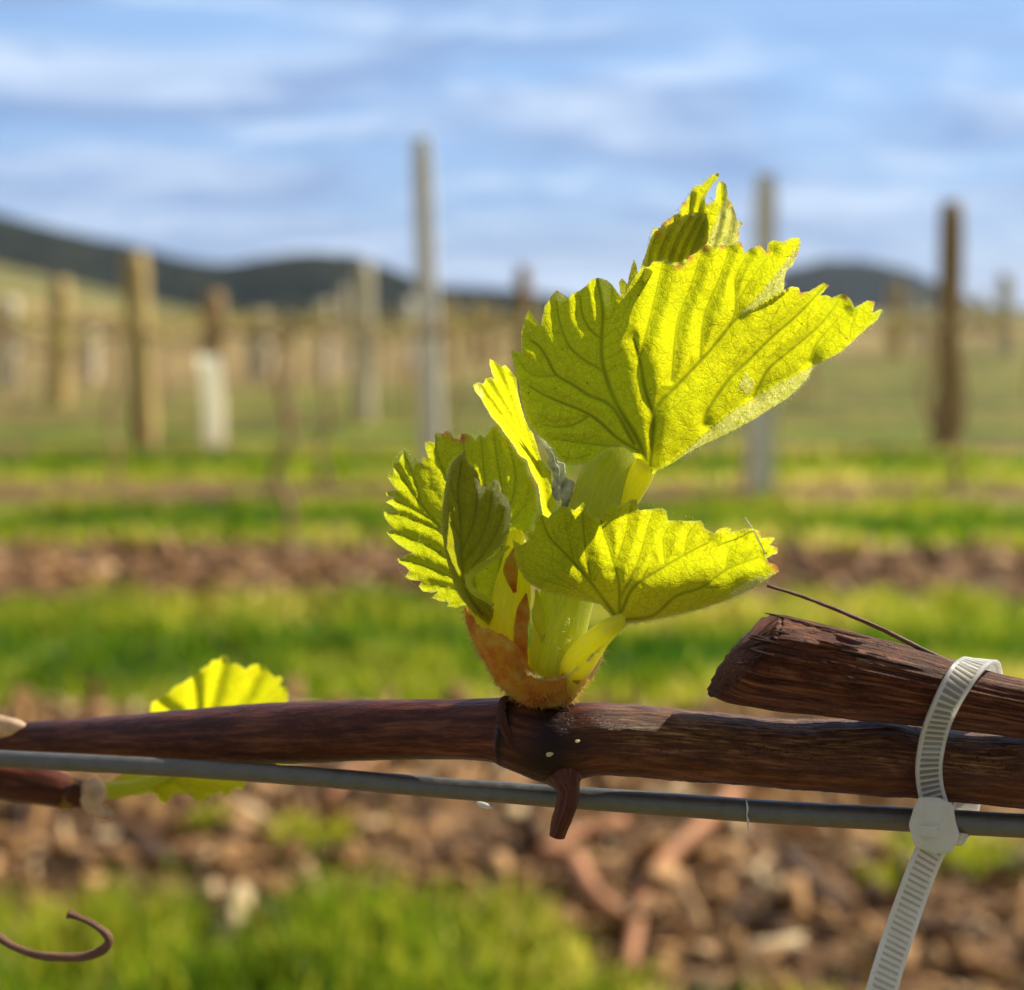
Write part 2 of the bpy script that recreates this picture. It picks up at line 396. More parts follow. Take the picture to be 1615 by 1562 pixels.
# far hills
def forest_mat(name, a, b):
    m, t = new_mat(name)
    pos = t.n('ShaderNodeTexCoord').outputs['Object']
    n = t.noise(pos, .05, 5, .65); n2 = t.noise(pos, .25, 3, .7)
    c = t.mix(t.rng(n, .35, .65), C4(a), C4(b)); nb = bump(t, t.math('ADD', n, n2), 1, 6)
    out(t, t.n('ShaderNodeBsdfPrincipled', {'Base Color': c, 'Roughness': 1, 'Normal': nb, 'Specular IOR Level': 0}).outputs[0]); return m
def hill(name, prof, dist, depth, mat):
    xs = np.array([(p[0]-CX)/FPX*dist for p in prof]); hs = np.array([CAM.z+(490-p[1])/FPX*dist for p in prof])
    nx, ny = 200, 24; V = []
    for i in range(ny):
        tt = i/(ny-1); prof_f = math.sin(math.pi*min(1, tt*1.0))**.8
        for j in range(nx):
            x = xs[0]+(xs[-1]-xs[0])*j/(nx-1); y = dist-depth*.5+depth*tt
            h = np.interp(x, xs, hs)*prof_f
            h += (1.0*noise.noise(Vector((x*.09, y*.09, 3)))+2.0*noise.noise(Vector((x*.02, y*.02, 8))))*dist/500*prof_f
            V.append((x, y, h-14*(1-prof_f)))
    o = link(name, quadmesh(name, V, ny, nx), mat); tag(o, kind='structure'); return o
fm = forest_mat('forest', (.012, .022, .016), (.045, .052, .034))
hill('forested_hill', [(-1500, 470), (-900, 330), (-500, 300), (-200, 325), (0, 341), (100, 362), (200, 388), (300, 413), (360, 422), (420, 412), (490, 401),
      (560, 405), (620, 424), (700, 448), (780, 452), (860, 464), (950, 482), (1000, 500)], 520, 170, fm)
hill('distant_hill', [(1080, 500), (1180, 452), (1240, 424), (1290, 412), (1350, 414), (1410, 425), (1450, 446), (1490, 470), (1560, 488), (1700, 486), (2400, 470), (3000, 500)], 900, 250,
     forest_mat('far_forest', (.012, .022, .022), (.03, .04, .035)))

# grass blades (one mass)
def blades(N, x0, x1, y0, y1, h0, h1, wd, keep=lambda x, y: soilness(x, y) < .4):
    xs = RNG.uniform(x0, x1, N); yy = RNG.uniform(y0, y1, N); out_ = []
    for x, y in zip(xs, yy):
        cl = noise.noise(Vector((x*6, y*6, 9)))
        if keep(x, y) and RNG.random() < .75+cl: out_.append((x, y, gh(x, y), h0+(h1-h0)*RNG.random()*(.6+max(0, .5+cl)), wd))
    return out_
B = []
B += blades(15000, -.95, .85, 1.25, 2.02, .03, .085, .0035)
B += blades(20000, -1.5, 1.5, 2.60, 3.95, .03, .075, .005)
B += blades(15000, -2.2, 2.2, 4.5, 5.95, .03, .08, .008)
B += blades(9000, -3, 3, 6.3, 8.0, .03, .08, .011)
B += blades(260, -1.1, 1.1, 1.8, 2.7, .03, .06, .005, keep=lambda x, y: noise.noise(Vector((x*2.6, y*5, 31))) > .28)
for (px, py, rad, nb_) in ((1500, 1372, .07, 420), (1560, 1400, .05, 200), (490, 1345, .05, 240), (330, 1330, .03, 80), (1420, 1420, .04, 70)):
    c_ = ground_at(px, py)
    for q in range(nb_):
        a_1 = random.uniform(0, 6.28); rr_ = rad*math.sqrt(random.random()); x_, y_ = c_.x+rr_*math.cos(a_1)*1.5, c_.y+rr_*math.sin(a_1)
        B.append((x_, y_, gh(x_, y_), random.uniform(.015, .045), .006))
B = np.array(B); n = len(B)
ang = RNG.uniform(0, 2*math.pi, n); bd = RNG.uniform(0, 2*math.pi, n); bend = B[:, 3]*RNG.uniform(.1, .8, n)
wx, wy = np.cos(ang)*B[:, 4], np.sin(ang)*B[:, 4]; bx, by = np.cos(bd)*bend, np.sin(bd)*bend
GV = np.zeros((n, 5, 3)); base = B[:, :3]; z = base[:, 2]-.004
GV[:, 0] = np.stack([base[:, 0]-wx, base[:, 1]-wy, z], 1); GV[:, 1] = np.stack([base[:, 0]+wx, base[:, 1]+wy, z], 1)
GV[:, 2] = np.stack([base[:, 0]+wx*.8+bx*.3, base[:, 1]+wy*.8+by*.3, z+B[:, 3]*.6], 1)
GV[:, 3] = np.stack([base[:, 0]-wx*.8+bx*.3, base[:, 1]-wy*.8+by*.3, z+B[:, 3]*.6], 1)
GV[:, 4] = np.stack([base[:, 0]+bx, base[:, 1]+by, z+B[:, 3]*.97], 1)
me = bpy.data.meshes.new('grass'); idx = np.arange(n)*5
F = [f for i in idx.tolist() for f in ((i, i+1, i+2, i+3), (i+3, i+2, i+4))]
me.from_pydata(GV.reshape(-1, 3).tolist(), [], F)
def row_shade(y):   # shade bands of the vine rows, painted into the blade tint
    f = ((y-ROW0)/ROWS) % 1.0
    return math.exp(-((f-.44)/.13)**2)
at = me.attributes.new('tint', 'FLOAT', 'POINT'); tv = np.array([.60+.7*noise.noise(Vector((b[0]*1.4, b[1]*3.0, 4)))-.55*row_shade(b[1]) for b in B])+RNG.normal(0, .20, n)
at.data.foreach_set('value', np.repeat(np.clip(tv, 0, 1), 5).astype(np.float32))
m, t = new_mat('grass_blade')
ti = t.n('ShaderNodeAttribute', attribute_name='tint').outputs['Fac']
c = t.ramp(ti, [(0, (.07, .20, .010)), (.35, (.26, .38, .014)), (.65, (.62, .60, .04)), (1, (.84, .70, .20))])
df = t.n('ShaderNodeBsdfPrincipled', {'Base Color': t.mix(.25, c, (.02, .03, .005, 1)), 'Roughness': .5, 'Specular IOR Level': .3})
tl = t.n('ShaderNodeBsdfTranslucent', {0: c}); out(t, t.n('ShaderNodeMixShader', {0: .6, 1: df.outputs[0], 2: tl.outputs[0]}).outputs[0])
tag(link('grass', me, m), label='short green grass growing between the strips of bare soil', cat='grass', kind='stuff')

# clods, bark chips and old leaves on the bare strips (one mass)
bm = bmesh.new(); bmesh.ops.create_icosphere(bm, subdivisions=2, radius=1); ico = np.array([v.co[:] for v in bm.verts]); icf = [[v.index for v in f.verts] for f in bm.faces]; bm.free()
lumps = []
for k in range(8):
    s = np.array([1+.8*noise.noise(Vector(v)*1.3+Vector((k*7, 0, 0)))+.6*noise.noise(Vector(v)*3+Vector((k*7, 3, 0))) for v in ico])
    lumps.append(ico*s[:, None])
def scatter(name, N, x0, x1, y0, y1, smin, smax, label, thr=.5):
    VV = []; FF = []; TT = []; cnt = 0
    while cnt < N:
        x, y = RNG.uniform(x0, x1), RNG.uniform(y0, y1)
        if soilness(x, y) < thr: continue
        r = smin*(smax/smin)**(RNG.random()**2.0)
        long_ = RNG.uniform(1, 4.0) if RNG.random() < .6 else 1.0
        sc = np.array([r*long_, r*RNG.uniform(.6, 1), r*RNG.uniform(.2, .8)])
        a = RNG.uniform(0, math.pi); e = RNG.normal(0, .5); ca, sa = math.cos(a), math.sin(a)
        L = lumps[int(RNG.integers(8))]*sc
        ce, se = math.cos(e), math.sin(e)
        L = np.stack([L[:, 0]*ce-L[:, 2]*se, L[:, 1], L[:, 0]*se+L[:, 2]*ce], 1)
        L = np.stack([L[:, 0]*ca-L[:, 1]*sa, L[:, 0]*sa+L[:, 1]*ca, L[:, 2]], 1)+np.array([x, y, gh(x, y)+sc[2]*.45])
        o0 = len(VV)*42; VV.append(L); FF += [[i+o0 for i in f] for f in icf]; TT += [RNG.random()]*42; cnt += 1
    me = bpy.data.meshes.new(name); me.from_pydata(np.concatenate(VV).tolist(), [], FF)
    at = me.attributes.new('tint', 'FLOAT', 'POINT'); at.data.foreach_set('value', np.array(TT, dtype=np.float32))
    return tag(link(name, me, M['clod']), label=label, cat='soil', kind='stuff')
m, t = new_mat('clod'); ti = t.n('ShaderNodeAttribute', attribute_name='tint').outputs['Fac']; pos = t.n('ShaderNodeTexCoord').outputs['Object']
c = t.ramp(ti, [(0, (.05, .025, .016)), (.3, (.20, .10, .035)), (.6, (.52, .28, .09)), (.85, (.76, .44, .20)), (1, (.92, .72, .42))])
nn = t.noise(pos, 120, 4, .6); c = t.mix(t.math('MULTIPLY', nn, .6), c, (.10, .06, .04, 1))
out(t, t.n('ShaderNodeBsdfPrincipled', {'Base Color': c, 'Roughness': .8, 'Normal': bump(t, nn, .7, .004), 'Specular IOR Level': .3}).outputs[0]); M['clod'] = m
scatter('soil_clods', 6000, -1.1, 1.1, 1.3, 2.72, .003, .028, 'brown clods, bark chips and dead leaves on the nearest bare strip')
scatter('soil_clods', 1700, -1.9, 1.9, 3.7, 4.75, .006, .036, 'brown clods on the second bare strip behind the leaves')

# ------------------------------------------------------------------ posts, guards, vines behind
def wood_mat(name, col, var=.3, rough=.8):
    m, t = new_mat(name); pos = t.n('ShaderNodeTexCoord').outputs['Object']
    n = t.noise(t.scale(pos, (30, 30, 2)), 1, 5, .6); c = t.mix(t.rng(n, .35, .65), C4([x*(1-var) for x in col]), C4([min(1, x*(1+var)) for x in col]))
    out(t, t.n('ShaderNodeBsdfPrincipled', {'Base Color': c, 'Roughness': rough, 'Normal': bump(t, n, .6, .004)}).outputs[0]); return m
M['wood'] = wood_mat('weathered_wood', (.50, .36, .14)); M['wood_brown'] = wood_mat('brown_wood', (.36, .23, .10))
M['wood_grey'] = wood_mat('grey_wood', (.62, .55, .40)); M['pale_post'] = wood_mat('pale_post_paint', (.96, .93, .84), .08, .6)
M['guard'] = simple('guard_plastic', (1.0, .97, .84), .5, 20, .02, .002, .2, trans=.6)
def post(name, x, y, h, dia, mat, label, lean=0.0, cat='post', square=False, group=None, z0=None):
    z0 = gh(x, y) if z0 is None else z0
    seg = 4 if square else 20; n = 14; V = []
    for i in range(n):
        tt = i/(n-1); zz = -.05+(h+.05)*tt; r = dia*.5*(1.04-.08*tt)*(1+.02*noise.noise(Vector((tt*5, x, y))))
        if i == n-1: r *= .82
        for j in range(seg):
            a = 2*math.pi*j/seg+(.785 if square else 0); rr = r*(1.3 if square else 1)*(1 if square else 1+.03*noise.noise(Vector((math.cos(a)*2, math.sin(a)*2, x+tt*.6))))
            V.append((rr*math.cos(a)+lean*zz, rr*math.sin(a), zz))
    me = quadmesh(name, V, n, seg, True)
    bm = bmesh.new(); bm.from_mesh(me); bm.verts.ensure_lookup_table()
    bm.faces.new([bm.verts[(n-1)*seg+j] for j in range(seg)]); bm.to_mesh(me); bm.free()
    o = link(name, me, M[mat], None, not square); o.location = (x, y, z0)
    return tag(o, label=label, cat=cat, group=group)
def xat(px, d): return (px-CX)/FPX*(d*CS+CAM.z*SN)   # x of a pixel column at ground distance d (at ground height)
def hat(py, d):  # height of pixel row at distance d
    a = PITCH+math.atan((py-CY)/FPX); return CAM.z-d*math.tan(a)
# (name, px bottom, px top, d, py top, width, mat, label)
PL = [
 ('wooden_post', 228, 212, 8.1, 397, .17, 'wood', 'tan round wooden post, tallest of the wooden posts left of the leaves'),
 ('wooden_post', 1494, 1501, 8.1, 318, .16, 'wood_brown', 'dark brown round post standing alone at the right, its left side in shade'),
 ('wooden_post', 338, 337, 8.4, 460, .16, 'wood_brown', 'short brown post rising behind the white vine guard'),
 ('pale_post', 684, 665, 6.3, 218, .108, 'pale_post', 'tall pale grey post, tallest in the picture, left of the leaf cluster'),
 ('pale_post', 1200, 1207, 5.9, 275, .105, 'pale_post', 'pale grey post passing behind the large leaf on its right side'),
 ('pale_post', 573, 573, 9.9, 415, .16, 'wood_grey', 'faint pale post just left of the tallest grey post'),
 ('wooden_post', 93, 95, 11.8, 440, .19, 'wood', 'blurred tan post left of the tallest wooden post'),
 ('wooden_post', 825, 825, 11.8, 420, .15, 'wood_brown', 'brown post half hidden behind the left lobe of the large leaf'),
 ('pale_post', 408, 408, 16, 490, .30, 'wood_grey', 'short pale post between the white guard and the faint pale posts'),
 ('pale_post', 510, 510, 16, 474, .20, 'wood_grey', 'small pale post at the foot of the dark hill'),
 ('pale_post', 541, 541, 18, 452, .16, 'wood_grey', 'thin pale post touching the left edge of a faint wider post'),
 ('pale_post', 646, 646, 20, 470, .16, 'pale_post', 'small whitish post against the left side of the tallest grey post'),
 ('wooden_post', 708, 708, 20, 474, .20, 'wood', 'far tan post just right of the tallest grey post'),
 ('wooden_post', 748, 748, 22, 478, .20, 'wood', 'second far tan post right of the tallest grey post'),
 ('wooden_post', 775, 775, 22, 482, .16, 'wood', 'third far tan post right of the tallest grey post'),
 ('wooden_post', 12, 12, 14, 470, .25, 'wood_grey', 'grey-green blurred post at the left edge of the picture'),
 ('pale_post', 140, 140, 16, 520, .26, 'wood_grey', 'low pale post between the two leftmost tan posts'),
 ('wooden_post', 1413, 1413, 24, 445, .26, 'wood', 'small tan post in front of the right end of the blue hill'),
 ('wooden_post', 1447, 1447, 28, 462, .22, 'wood_grey', 'tiny grey post left of the dark brown post'),
 ('wooden_post', 1585, 1585, 24, 432, .28, 'wood_grey', 'pale blurred post near the right edge of the picture'),
 ('wooden_post', 1548, 1548, 30, 462, .22, 'wood_grey', 'tiny pale post between the dark brown post and the right edge'),
]
for (nm, pb, pt, d, ty, wd, mt, lb) in PL:
    x = xat(pb, d); h = hat(ty, d); xt = (pt-CX)/FPX*(d*CS-(h-CAM.z)*SN)
    z0 = gh(x, d)
    post(nm, x, d, h-z0, wd, mt, lb, (xt-x)/max(.1, h-z0), square=(mt == 'pale_post' and wd < .12))
# white vine guard: an open sleeve
def guard():
    d = 8.05; x = xat(336, d); h = hat(566, d); r = .064; V = []; n = 24
    for rr, z0, z1 in ((r, 0.0, h),):
        for k in range(8):
            zz = z0+(z1-z0)*k/7
            for j in range(n):
                a = 2*math.pi*j/n; q = rr*(1+.03*math.sin(3*a+zz*4)); V.append((q*math.cos(a)+.010*math.sin(zz*7), q*math.sin(a), zz))
    me = quadmesh('vine_guard', V, 8, n, True)
    o = link('vine_guard', me, M['guard']); o.location = (x, d, gh(x, d)-.01)
    tag(o, label='short cream white plastic vine guard standing in front of a brown post', cat='vine guard')
guard()

# dormant vines of the rows behind: trunk + two arms + short shoots
M['old_vine'] = simple('old_vine_bark', (.42, .28, .15), .85, 40, .4, .006, .8)
M['young_shoot'] = simple('young_shoot_leaf', (.50, .42, .10), .6, 60, .3, .002, .3, trans=.5)
def sweep(path, rads, seg=8):
    C = np.array(path, float); T = np.gradient(C, axis=0); T /= np.linalg.norm(T, axis=1)[:, None]; V = []
    ref = np.array([.13, 1., .21])
    for i in range(len(C)):
        a = np.cross(T[i], ref); a /= np.linalg.norm(a); b = np.cross(a, T[i])
        for j in range(seg):
            th = 2*math.pi*j/seg; V.append(C[i]+(a*math.cos(th)+b*math.sin(th))*rads[i])
    F = [(i*seg+j, i*seg+(j+1) % seg, (i+1)*seg+(j+1) % seg, (i+1)*seg+j) for i in range(len(C)-1) for j in range(seg)]
    F.append(tuple(range(seg))[::-1]); F.append(tuple((len(C)-1)*seg+j for j in range(seg)))
    return V, F
def join(parts):
    V = []; F = []
    for v, f in parts: o0 = len(V); V += [tuple(x) for x in v]; F += [tuple(i+o0 for i in q) for q in f]
    return V, F
def vine_meshes(seed):
    rn = random.Random(seed)
    p = [(.03*rn.uniform(-1, 1)*(i > 0), .02*rn.uniform(-1, 1), -.03+.80*i/7) for i in range(8)]
    tr = mesh('trunk', *sweep(p, [.016-.004*i/7+.002*rn.random() for i in range(8)], 10))
    arms = []; sh = []
    for s in (-1, 1):
        q = [(p[-1][0]+s*.56*i/9, .02*rn.uniform(-1, 1), .77+.03*math.sin(i*.9)+.02*rn.uniform(-1, 1)) for i in range(10)]
        arms.append(sweep(q, [.011-.005*i/9 for i in range(10)], 8))
        for k in range(7):
            b = q[1+k]; L = rn.uniform(.03, .08); aa = rn.uniform(-.5, .5)
            sh.append((b[0], b[1], b[2], L, aa))
    arm = mesh('cordon', *join(arms))
    LV = []; LF = []
    for (bx_, by_, bz, L, aa) in sh:
        for q in range(rn.randint(1, 3)):
            c = Vector((bx_+rn.uniform(-.04, .04)+aa*L*.5, by_+rn.uniform(-.05, .05), bz+.01+rn.uniform(0, L*1.4))); s = rn.uniform(.012, .024)
            e = Matrix.Rotation(rn.uniform(0, 6.28), 3, 'Z') @ Matrix.Rotation(rn.uniform(-1.2, 1.2), 3, 'X')
            k0 = len(LV)
            for (u, v_, w_) in ((-.2, -1, 0), (-.9, -.1, .15), (-.5, .7, 0), (0, 1.1, -.2), (.5, .7, 0), (.9, -.1, .15), (.2, -1, 0)):
                LV.append(tuple(c+e @ Vector((u*s, v_*s, w_*s))))
            LF.append(tuple(range(k0, k0+7)))
    lv = mesh('young_leaves', LV, LF)
    return tr, arm, lv
VM = []
for sdd in range(3):
    tr, arm, lv = vine_meshes(sdd+3)
    tr.materials.append(M['old_vine']); arm.materials.append(M['old_vine']); lv.materials.append(M['young_shoot']); VM.append((tr, arm, lv))
def place_vine(x, y, k, label, group):
    r = empty('grapevine', (x, y, gh(x, y)), label=label, cat='grapevine', group=group)
    for nm, me in zip(('trunk', 'cordon', 'foliage'), VM[k % 3]):
        o = bpy.data.objects.new(nm, me); COL.objects.link(o); o.parent = r
    return r
kk = 0
for row in range(1, 7):
    y = ROW0+row*ROWS; half = .42*y+1.2; sp = 1.06 if row < 6 else 1.5
    x0 = xat(450, y) if row == 1 else (-half+.37*(row % 3))
    xs_ = [x0+i*sp for i in range(-int(half/sp)-2, int(2*half/sp)+2) if -half < x0+i*sp < half] if row == 1 else [x0+i*sp for i in range(int(2*half/sp))]
    for x in xs_:
        if row == 1 and xat(1280, y) < x < xat(1560, y): continue
        if row == 1 and abs(x-x0) < .01: place_vine(x, y, kk, 'thin blurred vine trunk on the bare strip between the white guard and the leaves', 'grapevines in the rows behind'); kk += 1; continue
        if row == 1 and abs(x-x0+sp) < .01: place_vine(x, y, kk, 'thin blurred vine trunk nearest the left edge, on the second bare strip', 'grapevines in the rows behind'); kk += 1; continue
        place_vine(x, y, kk, 'blurred brown grapevine with two arms in one of the rows behind', 'grapevines in the rows behind'); kk += 1

# fallen red-brown cane on the near strip
def gpath(pix, lift):
    o = []
    for px, py in pix: p = ground_at(px, py); o.append((p.x, p.y, gh(p.x, p.y)+lift))
    return o
for pix, r0, lab in ([[(1165, 1275), (1120, 1330), (1075, 1380), (1030, 1425), (1005, 1490), (990, 1570)], .014, 'thick red-brown pruned cane lying across the bare soil below the cane'],
                     [[(850, 1395), (910, 1360), (985, 1345)], .014, 'short pale stick on the bare soil under the stub'],
                     [[(905, 1400), (935, 1460), (985, 1495)], .017, 'short pinkish stick ending near the grass below the stub'],
                     [[(640, 1215), (560, 1255), (520, 1300)], .012, 'curved pale stick on the soil left of the stub']):
    pth = catmull(gpath(pix, .025), .03); v_, f_ = sweep(pth, [r0*(1-.25*i/len(pth)) for i in range(len(pth))], 10)
    o = link('fallen_stick', mesh('fallen_stick', v_, f_), None); o.data.materials.append(simple('stick_bark', (.46, .20, .085), .7, 60, .35, .003, .6))
    tag(o, label=lab, cat='stick')

# ------------------------------------------------------------------ leaf panels
def pip(x, y, poly):
    ins = np.zeros(x.shape, bool); n = len(poly); j = n-1
    for i in range(n):
        xi, yi = poly[i]; xj, yj = poly[j]
        c = ((yi > y) != (yj > y)) & (x < (xj-xi)*(y-yi)/((yj-yi) if yj != yi else 1e-9)+xi); ins ^= c; j = i
    return ins
def segdist(x, y, line):
    d = np.full(x.shape, 1e9)
    for (x0, y0), (x1, y1) in zip(line[:-1], line[1:]):
        dx, dy = x1-x0, y1-y0; L = dx*dx+dy*dy+1e-9
        t = np.clip(((x-x0)*dx+(y-y0)*dy)/L, 0, 1); d = np.minimum(d, np.hypot(x-x0-t*dx, y-y0-t*dy))
    return d
def tps(ctrl):
    c = np.array(ctrl, float); n = len(c); s = 200.0
    X = c[:, :2]/s
    r = np.hypot(X[:, None, 0]-X[None, :, 0], X[:, None, 1]-X[None, :, 1]); K = np.where(r > 0, r*r*np.log(r+1e-12), 0)+np.eye(n)*.004
    Pm = np.hstack([np.ones((n, 1)), X]); A = np.block([[K, Pm], [Pm.T, np.zeros((3, 3))]])
    w_ = np.linalg.solve(A, np.concatenate([c[:, 2], [0, 0, 0]]))
    def f(x, y):
        x = x/s; y = y/s; o = w_[n]+w_[n+1]*x+w_[n+2]*y
        for i in range(n):
            r = np.hypot(x-X[i, 0], y-X[i, 1]); o = o+w_[i]*np.where(r > 0, r*r*np.log(r+1e-12), 0)
        return o
    return f
def panel(name, outline, ctrl, veins, mat, parent, sp=2.6, pleat=7, pw=13, felt=(), edgefelt=0, tips=(), extra=None, rough=1.0, edgecurl=0, label=None):
    """leaf blade: outline in photo px, relief from control depths, pleats between the veins"""
    o = []; n = len(outline); rn = random.Random(len(outline))
    for i in range(n):
        (x0, y0), (x1, y1) = outline[i], outline[(i+1) % n]; L = math.hypot(x1-x0, y1-y0); k = max(1, int(L/3.2))
        nx, ny = -(y1-y0)/(L+1e-6), (x1-x0)/(L+1e-6)
        for j in range(k):
            t = j/k; b = (rn.uniform(-.5, .5)+.10*L*t*(1-t)*0) if j else 0
            o.append((x0+(x1-x0)*t+nx*b, y0+(y1-y0)*t+ny*b))
    xs = [p[0] for p in o]; ys_ = [p[1] for p in o]
    gx, gy = np.meshgrid(np.arange(min(xs), max(xs), sp), np.arange(min(ys_), max(ys_), sp*.87))
    gx = gx+(np.arange(gx.shape[0]) % 2)[:, None]*sp*.5
    gx = gx.ravel()+RNG.uniform(-.3, .3, gx.size); gy = gy.ravel()+RNG.uniform(-.3, .3, gy.size)
    k = pip(gx, gy, o) & (segdist(gx, gy, o+[o[0]]) > sp*.5); gx, gy = gx[k], gy[k]
    pts = [Vector(p) for p in o]+[Vector((a, b)) for a, b in zip(gx, gy)]
    res = delaunay_2d_cdt(pts, [(i, (i+1) % len(o)) for i in range(len(o))], [], 1, .001)
    v2, F = res[0], [tuple(f) for f in res[2]]
    x = np.array([v[0] for v in v2]); y = np.array([v[1] for v in v2])
    dz = tps(ctrl)(x, y)
    vd = np.full(x.shape, 1e9); vein = np.zeros(x.shape)
    for wv, ln in veins:
        ln = catmull(ln, 6)[:, :2].tolist() if len(ln) > 2 else ln
        d = segdist(x, y, ln); 
        if wv >= 1.6: vd = np.minimum(vd, d)
        # taper towards the end of each vein
        e = np.hypot(x-ln[-1][0], y-ln[-1][1]); s0 = math.hypot(ln[0][0]-ln[-1][0], ln[0][1]-ln[-1][1])+1
        ww = wv*(.45+.55*np.clip(e/s0, 0, 1))
        vein = np.maximum(vein, np.exp(-(d/ww)**2)*min(1, .55+wv*.12))
    if len(veins): dz = dz+pleat*(1-np.exp(-(vd/pw)**2))-vein*1.6
    dz = dz+np.array([rough*(1.1*noise.noise(Vector((a*.06, b*.06, 2)))+.55*noise.noise(Vector((a*.16, b*.16, 7)))) for a, b in zip(x, y)])
    ed = segdist(x, y, o+[o[0]])
    if edgecurl: dz = dz+edgecurl*np.exp(-(ed/7)**2)
    if extra: dz = dz+extra(x, y)
    ft = np.zeros(x.shape)
    for poly in felt:
        ft = np.maximum(ft, pip(x, y, poly)*1.0)
    if edgefelt: ft = np.maximum(ft, edgefelt*np.exp(-(ed/3)**2))
    tp = np.zeros(x.shape)
    for (a, b, r) in tips: tp = np.maximum(tp, np.exp(-((x-a)**2+(y-b)**2)/r**2)*np.where(ed < 12, 1, .4))
    me = mesh(name, arrP(x, y, dz), F)
    ca = me.color_attributes.new('leafdata', 'FLOAT_COLOR', 'POINT')
    ca.data.foreach_set('color', np.stack([vein, ft, tp, np.ones(x.shape)], 1).astype(np.float32).ravel())
    ob = link(name, me, M[mat], parent)
    if label: ob['label'] = label
    return ob, tps(ctrl)
def hairs(name, line, n, length, parent, dzf=lambda x, y: 0, side=1, r=.35, spread=.6, dzoff=0):
    """fine hairs standing off an edge; line in px; one mesh"""
    ln = catmull(line, 3); V = []; F = []
    for _ in range(n):
        i = random.randrange(1, len(ln)-1); t = ln[i+1][:2]-ln[i-1][:2]; t /= np.linalg.norm(t)+1e-9
        nn = np.array([-t[1], t[0]])*side; L = length*random.uniform(.35, 1.2)**1.5
        d = nn*random.uniform(.5, 1)+t*random.uniform(-spread, spread); c = random.uniform(-.5, .5)
        p0 = ln[i][:2]-nn*random.uniform(0, 3); dz = dzf(p0[0], p0[1])+dzoff; k0 = len(V); ddz = random.uniform(-.6, .3)
        rr = r*random.uniform(.6, 1.3)
        for k in range(4):
            s = k/3; q = p0+d*L*s+t*c*L*s*s; rad = rr*(1-.8*s)
            for j in range(3):
                a = 2.1*j; V.append(P(q[0]+rad*math.cos(a), q[1]+rad*math.sin(a), dz+ddz*L*s+rad*math.sin(a+1)))
            if k:
                for j in range(3):
                    F.append((k0+(k-1)*3+j, k0+(k-1)*3+(j+1) % 3, k0+k*3+(j+1) % 3, k0+k*3+j))
    me = mesh(name, V, F); o = link(name, me, M['hair'], parent); o['kind'] = 'stuff'; return o

vine = empty('grapevine_cane', P(860, 1170, 0), label='red-brown cane in sharp focus carrying the big back-lit cluster of young leaves', cat='vine cane')
# ---- leaf A, the big one
A_out = [(984,472),(973,460),(966,450),(957,442),(944,438),(933,441),(929,446),(922,453),(912,460),(902,463),(898,471),(890,466),(878,458),(869,468),(859,484),(856,497),(853,514),(843,502),(834,489),(828,503),(822,524),(822,543),(821,556),(814,554),(810,551),(807,558),(810,574),(813,588),(818,604),(821,625),(824,640),(831,663),(838,676),(847,685),(859,695),(870,706),(876,719),(886,728),(897,734),(915,734),(935,728),(950,716),(968,706),(985,706),(996,714),(1003,724),(1006,736),(1030,748),
 (1035,745),(1053,735),(1071,724),(1100,706),(1130,692),(1160,678),(1187,663),(1214,646),(1240,630),(1259,612),(1272,599),(1283,578),(1302,569),(1326,556),(1350,534),(1372,514),(1384,505),(1392,489),(1388,488),(1376,494),(1380,476),(1368,474),(1356,481),(1348,486),(1342,473),(1335,466),(1329,463),(1323,465),(1312,470),(1304,466),(1294,466),(1308,450),(1299,446),(1288,453),(1275,460),(1263,462),(1260,454),(1249,452),(1236,458),
 (1237,441),(1240,427),(1249,420),(1258,402),(1263,382),(1260,375),(1247,376),(1235,382),(1229,381),(1220,379),(1211,384),(1209,398),(1199,387),(1188,390),(1179,396),(1174,399),(1170,384),(1165,380),(1156,384),(1147,387),(1138,385),(1129,393),(1124,391),(1117,384),(1109,387),(1100,396),(1086,402),(1079,416),(1068,418),(1056,415),(1050,408),(1041,411),(1029,411),(1023,420),(1011,423),(1005,432),(998,442),(990,456)]
